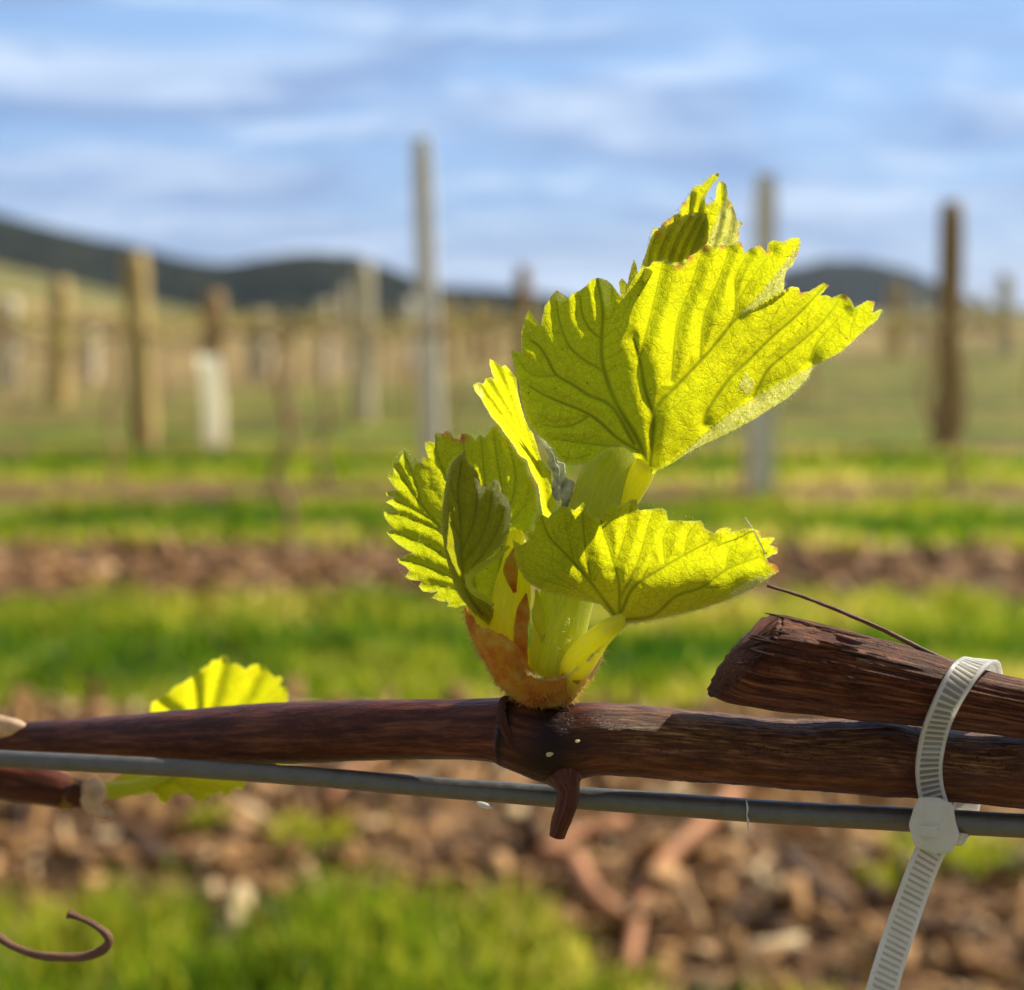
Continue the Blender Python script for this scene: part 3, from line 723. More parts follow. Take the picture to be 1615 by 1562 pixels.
A_v = [(5.5,[(1020,728),(1004,690),(984,657),(966,623),(954,588),(949,564),(949,532),(951,500),(949,476),(942,441)]),
 (2.8,[(955,590),(946,582),(920,567),(899,548),(890,530),(882,506),(878,476)]),(2.6,[(949,535),(944,532),(928,516),(918,494),(915,466)]),
 (4.2,[(1000,700),(965,642),(928,623),(902,606),(877,591),(864,567),(850,546),(838,538)]),(2.0,[(877,593),(845,593),(827,580),(813,558)]),
 (3.6,[(1008,712),(976,693),(945,665),(920,649),(888,636),(856,622),(835,609)]),(2.0,[(930,655),(910,668),(885,674),(856,670)]),(2.0,[(975,704),(949,702),(920,699),(892,695),(870,692)]),(1.5,[(930,716),(905,724),(886,720)]),
 (1.2,[(951,534),(970,519),(981,516)]),(1.2,[(951,550),(973,538),(984,534)]),(1.3,[(952,568),(973,558),(984,550),(1000,551)]),(1.3,[(956,588),(978,575),(998,586)]),(1.2,[(966,618),(989,604),(1000,604)]),
 (1.2,[(888,528),(868,520),(858,500)]),(1.2,[(952,480),(940,462),(936,448)]),(1.2,[(952,505),(966,498),(970,470)]),(1.2,[(899,548),(884,552)]),
 (5.0,[(1024,735),(1028,700),(1031,661),(1019,620),(1014,596),(1010,572),(1000,536)]),
 (5.0,[(1028,700),(1034,646),(1069,607),(1125,547),(1153,512),(1164,500)]),
 (2.2,[(1010,560),(1016,540),(1032,475),(1045,418)]),(2.4,[(1060,600),(1068,511),(1088,457),(1106,403)]),(2.6,[(1105,565),(1109,511),(1117,480),(1136,437),(1149,398)]),
 (2.8,[(1125,545),(1154,507),(1161,480),(1161,439),(1179,403)]),(2.0,[(1162,478),(1185,440),(1215,400)]),
 (4.2,[(1112,668),(1117,646),(1150,598),(1182,567),(1217,532),(1252,502),(1278,476),(1300,452)]),
 (3.4,[(1190,625),(1198,607),(1214,580),(1246,553),(1283,522),(1304,500),(1323,474)]),(2.4,[(1278,569),(1288,542),(1310,516),(1331,492)]),(1.5,[(1341,532),(1344,510),(1352,492)]),(1.4,[(1273,522),(1275,497),(1283,480)]),
 (1.4,[(1217,530),(1216,508),(1232,480)]),(1.2,[(1150,600),(1170,560),(1200,530)]),(1.2,[(1161,590),(1158,570),(1168,552)]),(1.2,[(1020,620),(1045,600)]),(1.2,[(1034,650),(1060,645),(1085,620)]),(1.2,[(1120,640),(1100,628),(1085,632)]),
 (1.2,[(1088,580),(1092,560),(1085,540)]),(1.2,[(1110,520),(1125,512),(1140,514)])]
A_c = [(1020,725,-20),(1006,732,-22),(935,728,-62),(985,706,-36),(897,734,-72),(831,663,-86),(810,555,-84),(834,492,-76),(878,460,-60),(942,441,-38),(985,474,-10),(960,590,-26),(900,610,-56),(870,690,-74),
 (1003,545,8),(1014,600,2),(1031,660,-8),(1000,442,-10),(1045,415,-22),(1100,400,-30),(1160,382,-50),(1262,378,-90),(1236,458,-62),(1164,500,-38),(1110,550,-22),(1060,500,-12),
 (1300,450,-100),(1390,490,-125),(1326,556,-95),(1252,502,-72),(1182,567,-48),(1278,572,-80),(1214,614,-66),(1150,654,-48),(1080,708,-34),(1117,646,-34)]
foldA = [(1040,742),(1080,712),(1150,653),(1214,613),(1283,577)]
def exA(x, y):
    low = pip(x, y, foldA+[(1300,640),(1180,700),(1040,770)])
    d = segdist(x, y, foldA)
    up = pip(x, y, [(1164,500),(1200,460),(1230,424),(1262,384),(1290,400),(1237,462),(1190,489)]); du = segdist(x, y, [(1164,500),(1200,462),(1230,425),(1260,386)])
    return np.where(low, np.minimum(d, 24)*.9, -9*np.exp(-(d/16)**2)+9*0)+np.where(up, du*.7, 0)
felt_low = foldA[1:]+[(1290,575),(1275,602),(1240,636),(1187,668),(1130,697),(1060,738)]
felt_up = [(1164,500),(1200,462),(1230,425),(1258,388),(1270,380),(1258,404),(1249,422),(1242,429),(1238,443),(1236,459),(1215,470),(1190,487)]
hole = [(1168+12*math.cos(a), 605+15*math.sin(a)) for a in np.linspace(0, 6.28, 12)]
hole = [(p[0]+10+random.uniform(-5, 5), p[1]+random.uniform(-5, 5)) for p in hole]
tipsA = [(1308,450,5),(1335,466,6),(1380,476,6),(1199,387,5),(1170,384,6),(1110,388,8),(1085,405,8),(1070,418,7),(1138,388,5),(1258,402,5),(1210,397,4),(1263,462,4)]
lfA, fA = panel('leaf', A_out, A_c, A_v, 'leaf', vine, 2.5, 10, 13, [felt_low, felt_up, hole], .35, tipsA, exA, label='largest leaf, bright yellow on the right lobe and duller green on the left lobe')
hairs('leaf_hair', [(1035,745),(1071,724),(1130,692),(1187,663),(1240,630),(1272,599),(1283,578),(1326,556),(1372,514),(1390,490)], 420, 7, lfA, lambda x, y: fA(np.array([x]), np.array([y]))[0], 1)
hairs('leaf_hair', [(1005,432),(1050,410),(1100,396),(1150,386),(1209,390),(1260,376),(1263,384),(1240,430)], 120, 3.5, lfA, lambda x, y: fA(np.array([x]), np.array([y]))[0], -1)
tube('petiole', [(1022,728,-14,17),(1008,752,2,21),(985,785,16,24),(962,822,22,25),(945,862,26,22)], M['petiole'], lfA, 22)
# ---- leaf B
B_out = [(808,851),(810,861),(813,888),(826,912),(839,923),(863,935),(899,944),(929,950),(946,953),(958,965),(968,978),(976,983),(1000,984),(1033,978),(1062,972),(1101,962),(1137,950),(1166,938),(1196,923),(1217,909),(1229,902),
 (1226,894),(1222,890),(1213,888),(1209,881),(1217,876),(1226,873),(1227,865),(1221,862),(1214,860),(1223,849),(1216,847),(1200,849),(1200,839),(1188,834),(1175,834),(1161,838),(1151,839),(1154,834),(1144,832),(1135,834),(1126,842),(1113,835),(1106,821),(1096,822),(1083,822),(1075,821),(1054,821),(1050,805),(1045,802),(1034,802),(1020,804),(1008,805),(1004,787),(996,788),(985,794),(976,797),(962,797),(953,805),(942,819),(931,810),(920,792),(913,799),(906,805),(897,801),(885,799),(876,806),(868,819),(852,811),(845,819),(842,837),(829,842),(835,852),(822,860)]
B_v = [(3.2,[(976,979),(929,915),(890,872),(866,846),(854,816)]),(2.6,[(977,975),(976,920),(964,873),(955,846),(948,822)]),(2.0,[(933,918),(923,864),(918,800)]),(2.2,[(968,900),(985,850),(996,800)]),
 (2.2,[(980,940),(1006,888),(1020,840),(1030,808)]),(3.2,[(980,965),(1000,926),(1047,894),(1089,870),(1119,855)]),(3.2,[(985,978),(1030,971),(1065,941),(1107,926),(1148,897),(1196,879)]),
 (2.0,[(1050,892),(1047,849),(1060,825)]),(1.8,[(1080,875),(1085,845),(1098,826)]),(1.6,[(1010,920),(1030,880)]),(1.5,[(1107,926),(1140,925),(1190,905),(1220,898)]),(1.6,[(1145,900),(1150,870),(1165,845)]),(1.5,[(1170,890),(1190,865),(1205,855)]),
 (1.3,[(960,965),(920,935),(870,905),(830,880)]),(1.3,[(900,928),(860,915),(830,905)]),(1.2,[(880,860),(870,830)]),(1.2,[(905,885),(895,840),(890,810)])]
B_c = [(976,981,-125),(946,953,-104),(899,944,-88),(839,923,-66),(808,851,-58),(845,819,-44),(858,840,-46),(886,890,-52),(929,915,-62),(976,922,-66),(1000,934,-72),(1060,936,-84),(1125,923,-92),(1180,908,-104),(1229,902,-116),
 (1033,978,-136),(1101,962,-138),(1166,938,-128),(920,795,-60),(876,806,-50),(942,830,-62),(1000,790,-78),(1050,805,-88),(1050,870,-74),(1106,821,-98),(1150,835,-108),(1126,870,-94),(1220,850,-130),(1190,880,-108)]
tipsB = [(1229,900,9),(1222,892,7),(1213,886,5),(1226,865,4),(1200,840,5)]
B_extra = None
lfB, fB = panel('leaf', B_out, B_c, B_v, 'leaf', vine, 2.5, 6, 12, [[(1190,912),(1217,905),(1228,904),(1200,924),(1160,943),(1150,936)]], .4, tipsB, None, label='horizontal fan-shaped leaf at the lower right of the cluster, bright yellow with a darker folded rim')
fb1 = lambda x, y: fB(np.array([x]), np.array([y]))[0]
hairs('leaf_hair', [(950,998),(976,984),(1000,985),(1033,979),(1062,973),(1101,963),(1137,951),(1166,939),(1196,924),(1217,910)], 420, 6.5, lfB, fb1, 1)
hairs('leaf_hair', [(1228,903),(1214,884),(1227,866),(1200,842),(1160,838),(1126,842),(1106,823),(1050,805),(1004,788)], 80, 3.5, lfB, fb1, 1)
tube('petiole', [(982,978,-126,11),(966,988,-112,15),(945,1005,-92,19),(922,1032,-68,24),(906,1055,-34,25),(892,1085,-8,20)], M['petiole'], lfB, 22)
hairs('leaf_hair', [(990,982),(965,1003),(940,1028),(925,1045)], 160, 9, lfB, lambda x, y: -100, -1)
hairs('leaf_hair', [(990,984),(965,1004),(940,1028),(925,1045)], 160, 9, lfB, lambda x, y: -100, 1)
# ---- leaf C (lower left) and its folded front lobe
C_out = [(786,672),(776,673),(768,686),(765,691),(757,686),(749,694),(744,688),(736,684),(728,684),(725,694),(715,691),(712,684),(704,679),(698,684),(687,683),(685,689),(687,697),(670,697),(671,708),(675,721),(666,721),(664,731),(653,723),(637,710),(631,723),(629,729),(619,731),(620,740),(622,747),(613,747),(611,753),(619,764),(626,774),(608,776),(610,782),(622,785),(608,792),(619,798),(626,806),(605,807),(608,819),(614,828),(619,836),(610,838),(613,846),(626,857),(637,865),(650,872),(640,876),(626,882),(629,888),(640,894),(646,900),(638,910),(648,915),(665,917),(660,925),(667,933),(680,935),(691,933),(681,943),(693,948),(707,950),(705,957),(718,959),(732,955),(742,970),(752,986),(768,1000),(790,1004),(815,990),(828,962),(832,925),(824,900),(816,874),(806,862),(808,851),(819,854),(824,843),(838,840),(843,819),(848,806),(847,782),(845,769),(840,756),(832,744),(829,731),(816,718),(806,702),(800,691),(789,683)]
C_v = [(3.0,[(770,985),(735,900),(700,840),(660,790),(625,740)]),(2.2,[(735,900),(690,870),(650,850),(615,840)]),(2.0,[(745,925),(700,905),(660,890),(630,882)]),(2.0,[(700,840),(665,825),(630,812),(608,808)]),(2.0,[(690,825),(655,805),(625,790),(610,778)]),
 (2.0,[(665,797),(655,760),(637,715)]),(2.4,[(750,925),(735,850),(715,780),(690,720),(688,690)]),(2.2,[(740,870),(745,800),(735,730),(730,690)]),(2.0,[(755,850),(765,780),(762,730),(758,690)]),(2.4,[(780,950),(790,880),(795,800),(785,730),(778,680)]),(2.0,[(795,820),(810,780),(812,740),(800,695)]),(1.6,[(800,830),(825,800),(835,770)]),(1.6,[(755,945),(720,930),(690,925),(665,925)]),(1.4,[(760,960),(735,950),(710,952)])]
C_c = [(780,1000,20),(732,953,-6),(680,938,-16),(630,885,-26),(605,807,-34),(612,750,-34),(635,712,-30),(700,682,-22),(745,690,-10),(786,674,0),(845,780,14),(845,815,14),(828,960,20),(740,870,-8),(690,800,-24),(740,780,-10),(800,850,10)]
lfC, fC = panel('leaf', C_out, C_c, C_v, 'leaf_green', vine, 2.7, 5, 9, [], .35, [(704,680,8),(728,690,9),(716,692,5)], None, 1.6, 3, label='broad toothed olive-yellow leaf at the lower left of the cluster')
fc1 = lambda x, y: fC(np.array([x]), np.array([y]))[0]
hairs('leaf_hair', [(786,672),(736,684),(687,683),(664,731),(637,710),(613,747),(626,774),(605,807),(619,836),(613,846),(650,872),(626,882),(638,910),(660,925),(681,943),(705,957),(732,955)], 260, 5, lfC, fc1, -1)
C2_out = [(733,710),(722,720),(712,731),(706,750),(702,769),(698,798),(696,822),(698,846),(702,872),(707,894),(715,920),(728,945),(748,968),(770,985),(785,980),(780,962),(767,945),(750,938),(736,925),(733,907),(745,898),(768,882),(790,862),(803,840),(806,815),(805,800),(800,785),(789,774),(787,760),(781,755),(775,762),(770,768),(758,766),(754,747),(747,737),(739,732),(736,724)]
C2_v = [(3.0,[(760,970),(735,930),(728,880),(726,820),(722,770),(728,730)]),(2.2,[(728,870),(745,830),(752,790),(750,750)]),(2.2,[(728,890),(755,855),(770,815),(776,775)]),(2.2,[(735,905),(765,870),(785,835),(795,800)]),(1.6,[(724,800),(712,770),(714,740)]),(1.6,[(726,850),(712,820),(704,790)]),(1.5,[(770,975),(750,950),(738,925)])]
C2_c = [(733,710,-40),(706,750,-62),(697,822,-78),(707,894,-70),(740,955,-36),(775,982,-16),(740,760,-72),(745,820,-92),(735,880,-92),(781,757,-62),(805,802,-52),(803,838,-50),(768,882,-70),(740,915,-70)]
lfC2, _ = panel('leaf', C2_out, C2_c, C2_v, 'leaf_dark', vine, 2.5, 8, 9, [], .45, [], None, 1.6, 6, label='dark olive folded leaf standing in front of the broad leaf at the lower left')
hairs('leaf_hair', [(733,712),(712,731),(702,769),(696,822),(698,846),(707,894)], 160, 3.5, lfC2, lambda x, y: -70, -1)
hairs('leaf_hair', [(781,757),(800,785),(805,802),(803,840),(790,862),(745,898),(734,915)], 160, 4, lfC2, lambda x, y: -62, 1)
# rolled lip below the folded leaf
tube('leaf_lip', [(803,862,-54,2),(782,880,-64,3.5),(757,896,-72,4.5),(740,912,-72,5),(744,930,-68,5),(764,944,-56,4.5),(778,955,-44,2)], M['stem'], lfC2, 12, 3, lambda l, th, x, y: 1+.25*noise.noise(Vector((x*.1, y*.1, th))))
tube('petiole', [(812,838,20,12),(815,880,16,22),(808,930,10,30),(803,980,6,31),(806,1025,4,28),(818,1070,0,24)], M['petiole'], lfC, 24)
# ---- leaf D (narrow, brightest)
D_out = [(772,566),(781,571),(791,578),(797,576),(804,583),(814,595),(816,611),(818,625),(823,645),(829,664),(835,677),(841,684),(847,704),(854,726),(864,740),(869,744),(869,757),(874,775),(877,790),(874,806),(864,818),(856,812),(854,800),(849,767),(837,744),(831,726),(818,717),(809,701),(797,686),(788,672),(775,658),(766,643),(760,631),(749,617),(746,608),(754,603),(763,605),(766,597),(775,595),(781,600),(775,586),(772,575)]
D_v = [(2.4,[(864,800),(850,740),(825,680),(800,620),(776,570)]),(1.8,[(835,700),(800,650),(770,605)]),(1.8,[(830,690),(820,640),(806,595)]),(1.8,[(815,685),(780,645),(755,612)])]
D_c = [(865,810,22),(870,750,0),(840,690,-26),(818,625,-44),(800,580,-48),(772,567,-36),(748,610,0),(790,673,10),(835,740,20),(790,620,-20)]
lfD, fD = panel('leaf', D_out, D_c, D_v, 'leaf_bright', vine, 2.4, 10, 8, [[(744,600),(756,600),(764,628),(756,628)]], .3, [], None, .8, label='narrow upright leaf, the brightest yellow, squeezed left of the largest leaf')
hairs('leaf_hair', [(746,608),(766,643),(788,672),(809,701),(831,726),(849,767)], 120, 4, lfD, lambda x, y: fD(np.array([x]), np.array([y]))[0], 1)
# ---- tip leaves
T_out = [(1011,432),(1020,393),(1029,368),(1030,360),(1041,360),(1047,350),(1054,346),(1063,339),(1070,337),(1075,323),(1082,316),(1090,303),(1095,294),(1106,292),(1115,283),(1125,275),(1134,273),(1134,280),(1125,290),(1118,301),(1112,312),(1113,323),(1124,319),(1129,312),(1130,296),(1133,287),(1138,285),(1145,291),(1148,303),(1147,312),(1154,319),(1158,332),(1161,341),(1163,350),(1173,353),(1165,359),(1166,368),(1164,379),(1156,385),(1147,388),(1138,387),(1129,394),(1124,392),(1117,386),(1109,389),(1100,397),(1085,400),(1060,405),(1020,410)]
T_v = [(2.4,[(1090,430),(1100,370),(1105,320),(1130,277)]),(2.4,[(1110,425),(1130,370),(1138,330),(1139,290)]),(1.8,[(1085,400),(1085,360),(1090,310)]),(1.8,[(1060,420),(1060,380),(1065,345)]),(1.6,[(1130,400),(1148,370),(1155,335)]),(1.6,[(1045,420),(1038,385),(1040,362)])]
T_c = [(1015,412,-26),(1030,362,-24),(1080,318,-34),(1132,276,-52),(1112,318,-40),(1140,288,-56),(1162,345,-66),(1165,378,-64),(1100,380,-44),(1105,396,-46)]
lfT, _ = panel('leaf', T_out, T_c, T_v, 'leaf', vine, 2.2, 8, 7, [[(1147,305),(1165,350),(1168,385),(1112,390),(1120,368),(1135,335)]], .7, [(1173,353,7),(1154,320,4),(1160,335,4),(1166,368,5),(1078,320,5),(1047,352,5),(1055,346,5)], None, 1.2, label='topmost unfolding leaf with two pointed tips')
T2_out = [(1009,424),(1018,402),(1027,375),(1033,365),(1045,362),(1056,354),(1068,346),(1081,339),(1100,335),(1115,337),(1118,360),(1116,382),(1112,388),(1109,390),(1100,398),(1087,404),(1081,417),(1068,420),(1056,417),(1050,410),(1041,413),(1030,413),(1023,422)]
T2_v = [(2.0,[(1050,425),(1062,390),(1076,360),(1090,340)]),(2.0,[(1068,420),(1080,385),(1100,345)]),(2.0,[(1085,410),(1098,380),(1112,345)]),(2.0,[(1035,425),(1042,395),(1056,362)]),(1.8,[(1022,425),(1026,395),(1036,368)])]
T2_c = [(1012,424,-30),(1030,368,-36),(1070,345,-44),(1110,337,-52),(1117,370,-56),(1105,393,-56),(1060,416,-44),(1060,390,-52),(1090,370,-60)]
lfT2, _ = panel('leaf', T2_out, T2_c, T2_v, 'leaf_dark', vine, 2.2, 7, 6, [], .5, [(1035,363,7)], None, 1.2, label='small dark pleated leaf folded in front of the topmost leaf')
hairs('leaf_hair', [(1014,425),(1020,393),(1030,360),(1054,346),(1075,323),(1095,294),(1134,273)], 220, 4, lfT, lambda x, y: -36, -1)
hairs('leaf_hair', [(1138,285),(1147,312),(1161,341),(1172,353),(1165,362),(1165,380)], 200, 4.5, lfT, lambda x, y: -60, -1)
hairs('leaf_hair', [(1118,310),(1140,340),(1130,370),(1118,385)], 130, 4, lfT, lambda x, y: -52, 1)
G_out = [(976,446),(981,439),(986,444),(990,449),(990,446),(992,436),(996,420),(1000,408),(1003,416),(1006,430),(1000,446),(990,466),(983,474),(978,462)]
panel('leaf', G_out, [(976,446,14),(1000,410,14),(1000,446,10),(983,474,12),(990,455,6)], [(1.5,[(986,470),(990,450),(1000,415)])], 'leaf_dark', vine, 2.2, 3, 5, [], .2, [], None, label='tiny dark green leaf tip between the two lobes of the largest leaf')

# ---- shoot stem
stem = tube('shoot_stem', [(868,1105,4,30),(872,1060,2,39),(882,1000,0,42),(898,930,2,43),(920,860,10,43),(942,795,18,42),(960,742,26,42),(990,705,42,34),(1022,662,52,22),(1020,610,44,11),(1012,540,38,8),(1010,470,20,7),(1025,425,-6,7)],
            M['stem'], vine, 30, 5, lambda l, th, x, y: 1+.035*math.sin(th*7+l*.01)+.03*noise.noise(Vector((l*.02, math.cos(th), math.sin(th)))))
# secondary stub beside the stem, orange scales, papery stipules
def blade(name, pts, mat, parent, seg=14, flat=.35, step=3, wob=.2, label=None):
    """flattened tapering tongue: pts (px,py,dz,halfwidth)"""
    q = catmull(pts, step); T = np.gradient(q[:, :2], axis=0); T /= np.linalg.norm(T, axis=1)[:, None]+1e-9
    V = []
    for i, p in enumerate(q):
        for j in range(seg):
            a = 2*math.pi*j/seg; wv = 1+wob*noise.noise(Vector((p[0]*.08, p[1]*.08, math.cos(a)*1.5)))
            u = math.cos(a)*p[3]*wv; w_ = math.sin(a)*p[3]*flat*wv
            V.append(P(p[0]-T[i, 1]*u, p[1]+T[i, 0]*u, p[2]+w_-abs(u)*.25))
    me = quadmesh(name, V, len(q), seg, True)
    at = me.attributes.new('along', 'FLOAT_VECTOR', 'POINT'); at.data.foreach_set('vector', np.array([(i, math.cos(j), math.sin(j)) for i in range(len(q)) for j in range(seg)], dtype=np.float32).ravel())
    o = link(name, me, M[mat] if isinstance(mat, str) else mat, parent)
    if label: o['label'] = label
    return o
blade('bud_scale', [(824,1072,-52,6),(822,1030,-56,11),(822,990,-54,11),(826,960,-48,9),(830,936,-40,1)], 'orange', vine, label='upright orange scale in the middle of the bud')
blade('bud_scale', [(812,935,-20,3),(806,905,-30,11),(808,885,-30,10),(812,862,-24,1)], 'orange', vine, label='orange patch of scale below the dark folded leaf')
blade('bud_scale', [(938,822,30,5),(928,800,26,9),(914,780,24,8),(909,764,22,1)], 'orange', vine, label='small orange scale showing above the horizontal leaf')
blade('bud_scale', [(897,812,30,4),(905,795,28,7),(912,778,26,3)], 'orange', vine)
blade('stipule', [(846,672,22,2),(856,697,20,7),(868,715,20,8),(880,738,20,9),(890,762,22,10),(893,785,24,9),(886,806,24,4)], 'stipule', vine, flat=.5, wob=1.1, label='crumpled grey-green papery stipule between leaf and stem')
blade('stipule', [(844,668,14,2),(850,690,12,5),(862,708,12,5),(872,726,12,4),(878,750,12,4),(876,775,14,6),(882,790,14,3)], 'stipule', vine, flat=.4, wob=.9)
blade('stipule', [(858,1010,-30,5),(848,975,-36,9),(848,950,-30,6),(846,930,-22,2)], M['petiole'], vine, label='narrow green stipule left of the thick stem')
hairs('shoot_hair', [(889,1000),(893,985),(903,975),(900,1010),(880,1022)], 14, 10, vine, lambda x, y: -50, 1, .5, 1.5)
hairs('shoot_hair', [(757,1040),(748,1013),(742,990),(730,965)], 150, 10, vine, lambda x, y: -10, -1, .35, .8)
hairs('shoot_hair', [(840,1010),(835,980),(838,960)], 60, 8, vine, lambda x, y: -50, 1, .35, .9)
# cup of bud scales
ycr = [(1128, 862, 8), (1120, 861, 26), (1106, 859, 44), (1080, 853, 68), (1055, 853, 83), (1013, 849, 101), (985, 845, 106), (950, 841, 110)]
ya = np.array([a[0] for a in ycr][::-1]); ca_ = np.array([a[1] for a in ycr][::-1]); ra = np.array([a[2] for a in ycr][::-1])
V = []; NT_, NS = 40, 150
for i in range(NT_):
    for j in range(NS):
        th = 2*math.pi*j/NS      # 0 = right, pi/2 = away, pi = left, 3pi/2 = towards camera
        fr = max(0, -math.sin(th)); lf = max(0, -math.cos(th)); rt = max(0, math.cos(th)); bk = max(0, math.sin(th))
        top = np.interp(math.cos(th), [-1,-.9,-.75,-.5,-.3,-.18,0,.35,.55,.75,.93,1], [955,983,990,1006,1030,1058,1071,1069,1058,1034,1014,1008]) if math.sin(th) < 0 else np.interp(math.cos(th), [-1,-.6,0,.6,1], [955,985,1040,1030,1008])
        top += 13*noise.noise(Vector((math.cos(th)*4, math.sin(th)*4, 0))) + 5*noise.noise(Vector((math.cos(th)*17, math.sin(th)*17, 0)))
        yv = 1128+(top-1128)*(i/(NT_-1))
        r = np.interp(yv, ya, ra); cx = np.interp(yv, ya, ca_)
        r *= 1+.06*noise.noise(Vector((math.cos(th)*3, math.sin(th)*3, yv*.03)))+.03*noise.noise(Vector((math.cos(th)*14, math.sin(th)*14, yv*.015)))+.012*noise.noise(Vector((math.cos(th)*40, math.sin(th)*40, yv*.08)))
        V.append(P(cx+r*math.cos(th), yv, 2+.80*r*math.sin(th)))
me = quadmesh('bud_cup', V, NT_, NS, True)
o = link('bud_cup', me, M['scale'], vine); o['label'] = 'cup of felted orange-brown bud scales round the foot of the shoot'
blade('bud_scale', [(930,1072,-25,3),(938,1050,-25,6),(946,1030,-22,5),(951,1008,-18,1)], 'cream', vine, label='pale dry scale edge at the right of the bud')
blade('bud_scale', [(908,1078,-52,5),(918,1055,-46,8),(932,1032,-36,6),(938,1024,-30,1)], 'orange', vine, label='red-orange scale at the right rim of the bud')
hairs('shoot_hair', [(758,1040),(783,1076),(820,1106),(861,1125),(906,1103),(936,1055),(950,1012)], 260, 5, vine, lambda x, y: -20, 1, .3, .9)
hairs('shoot_hair', [(830,1062),(858,1071),(886,1069),(908,1056),(925,1035)], 260, 7, vine, lambda x, y: -80, -1, .3, 1.2)

def fuzz(name, ob, n, length, r=.3, front=True, pick=None, idx=None):
    me = ob.data; off = parent_world(ob.parent) if ob.parent else Vector()
    V = []; F = []; nv = len(me.vertices); c = 0; tries = 0
    while c < n and tries < n*20:
        tries += 1; v = me.vertices[random.choice(idx) if idx else random.randrange(nv)]; p = v.co+off; N = v.normal.copy()
        if idx and N.y > 0: N = -N
        if N.y > .3: continue
        if pick and not pick(p): continue
        c += 1; L = length*U*random.uniform(.4, 1.3); d = (N+Vector([random.gauss(0, .6) for _ in range(3)])).normalized(); k0 = len(V); b = Vector([random.gauss(0, .5) for _ in range(3)])
        a = d.orthogonal().normalized(); e = d.cross(a)
        for k in range(4):
            s_ = k/3; q = p+d*L*s_+b*L*s_*s_*.6; rr = r*U*(1-.75*s_)
            for j in range(3): V.append(q+a*rr*math.cos(2.1*j)+e*rr*math.sin(2.1*j))
            if k:
                for j in range(3): F.append((k0+(k-1)*3+j, k0+(k-1)*3+(j+1) % 3, k0+k*3+(j+1) % 3, k0+k*3+j))
    h = link(name, mesh(name, V, F), M['hair_tan'] if 'scale' in name else M['hair'], ob if ob.parent and not ob.parent.parent else ob.parent); h['kind'] = 'stuff'; return h
M['hair_tan'] = simple('scale_hair', (1.0, .66, .20), .6, 500, .2, trans=.6)
cup_ = [c for c in vine.children if c.name.startswith('bud_cup')][0]
fuzz('scale_wool', cup_, 2200, 10, .45)
fd = [c.color[1] for c in lfA.data.color_attributes['leafdata'].data]
fuzz('leaf_hair', lfA, 1500, 5, .35, idx=[i for i, f in enumerate(fd) if f > .5])
fd = [c.color[1] for c in lfT.data.color_attributes['leafdata'].data]
fuzz('leaf_hair', lfT, 900, 4, .3, idx=[i for i, f in enumerate(fd) if f > .5])
fd = [c.color[1] for c in lfB.data.color_attributes['leafdata'].data]
fuzz('leaf_hair', lfB, 300, 4, .3, idx=[i for i, f in enumerate(fd) if f > .5])
fuzz('shoot_hair', stem, 500, 5, .22)
for c_ in list(lfA.children)+list(lfB.children)+list(lfC.children):
    if c_.name.startswith('petiole'): h_ = fuzz('shoot_hair', c_, 350, 5, .22)
fuzz('leaf_hair', lfC2, 300, 4, .2)

# ---- the cane itself
def cane_disp(l, th, x, y):
    f = 1+.02*noise.noise(Vector((l*.012, math.cos(th)*1.2, math.sin(th)*1.2)))+.012*noise.noise(Vector((l*.05, math.cos(th)*6, math.sin(th)*6)))
    f += .06*math.exp(-((x-803-.12*(y-1150))/6)**2)*(.6+.5*math.sin(th*3))
    q = sstep(900, 1000, x)
    f += q*(.022*noise.noise(Vector((l*.03, math.cos(th)*8, math.sin(th)*8)))+.014*noise.noise(Vector((l*.2, math.cos(th)*6, math.sin(th)*6)))+.015*noise.noise(Vector((l*.008, math.cos(th)*14, math.sin(th)*14))))
    return f
def mark(x, y, th):
    xx = x+26*math.sin(th*1)*0
    return min(1, .9*math.exp(-((x-(806))/7)**2)+.95*math.exp(-((x-868)/44)**2))
cl_pts = [(-140,1172,400,24),(-60,1169,380,25),(0,1166,350,25),(60,1165,322,27),(150,1164,288,32),(300,1162,226,43),(450,1156,165,48),(600,1151,103,47),(700,1150,60,47),(770,1151,28,49),(800,1154,18,54),(830,1162,8,58),(865,1170,2,64),(900,1170,0,60),(940,1166,0,57),(1000,1168,0,56),(1100,1177,0,55),(1180,1184,0,54),(1250,1190,0,55),(1330,1193,0,58),(1385,1194,0,62),(1430,1199,0,58),(1500,1208,0,55),(1615,1217,0,58),(1700,1224,0,58),(1800,1232,0,58)]
cane = tube('cane', cl_pts, M['cane'], vine, 56, 4, cane_disp, attr=mark, attr2=lambda x, y, th: sstep(900, 1010, x)*(.18+.82*sstep(-.15, .55, math.cos(th)+.25*noise.noise(Vector((x*.02, th*3, 1))))))
# collar ridge where the two lengths meet
ring = []
for k in range(40):
    a = math.pi*2*k/39
tube('node_ridge', [(800,1100,8,4),(792,1108,-18,6),(790,1128,-36,8),(796,1150,-43,7),(806,1172,-42,6),(816,1193,-32,5),(828,1208,-12,4)], M['cut_bark'], vine, 14, 3, lambda l, th, x, y: 1+.4*noise.noise(Vector((l*.12, math.cos(th)*2, math.sin(th)*2))))
tube('tendril_stub', [(884,1190,-8,50),(888,1212,-22,40),(893,1232,-40,24),(897,1250,-50,18),(892,1275,-53,17),(884,1298,-52,15),(879,1319,-50,13)], M['cane'], vine, 20, 3, lambda l, th, x, y: 1+.12*noise.noise(Vector((l*.04, math.cos(th)*2, math.sin(th)*2))))
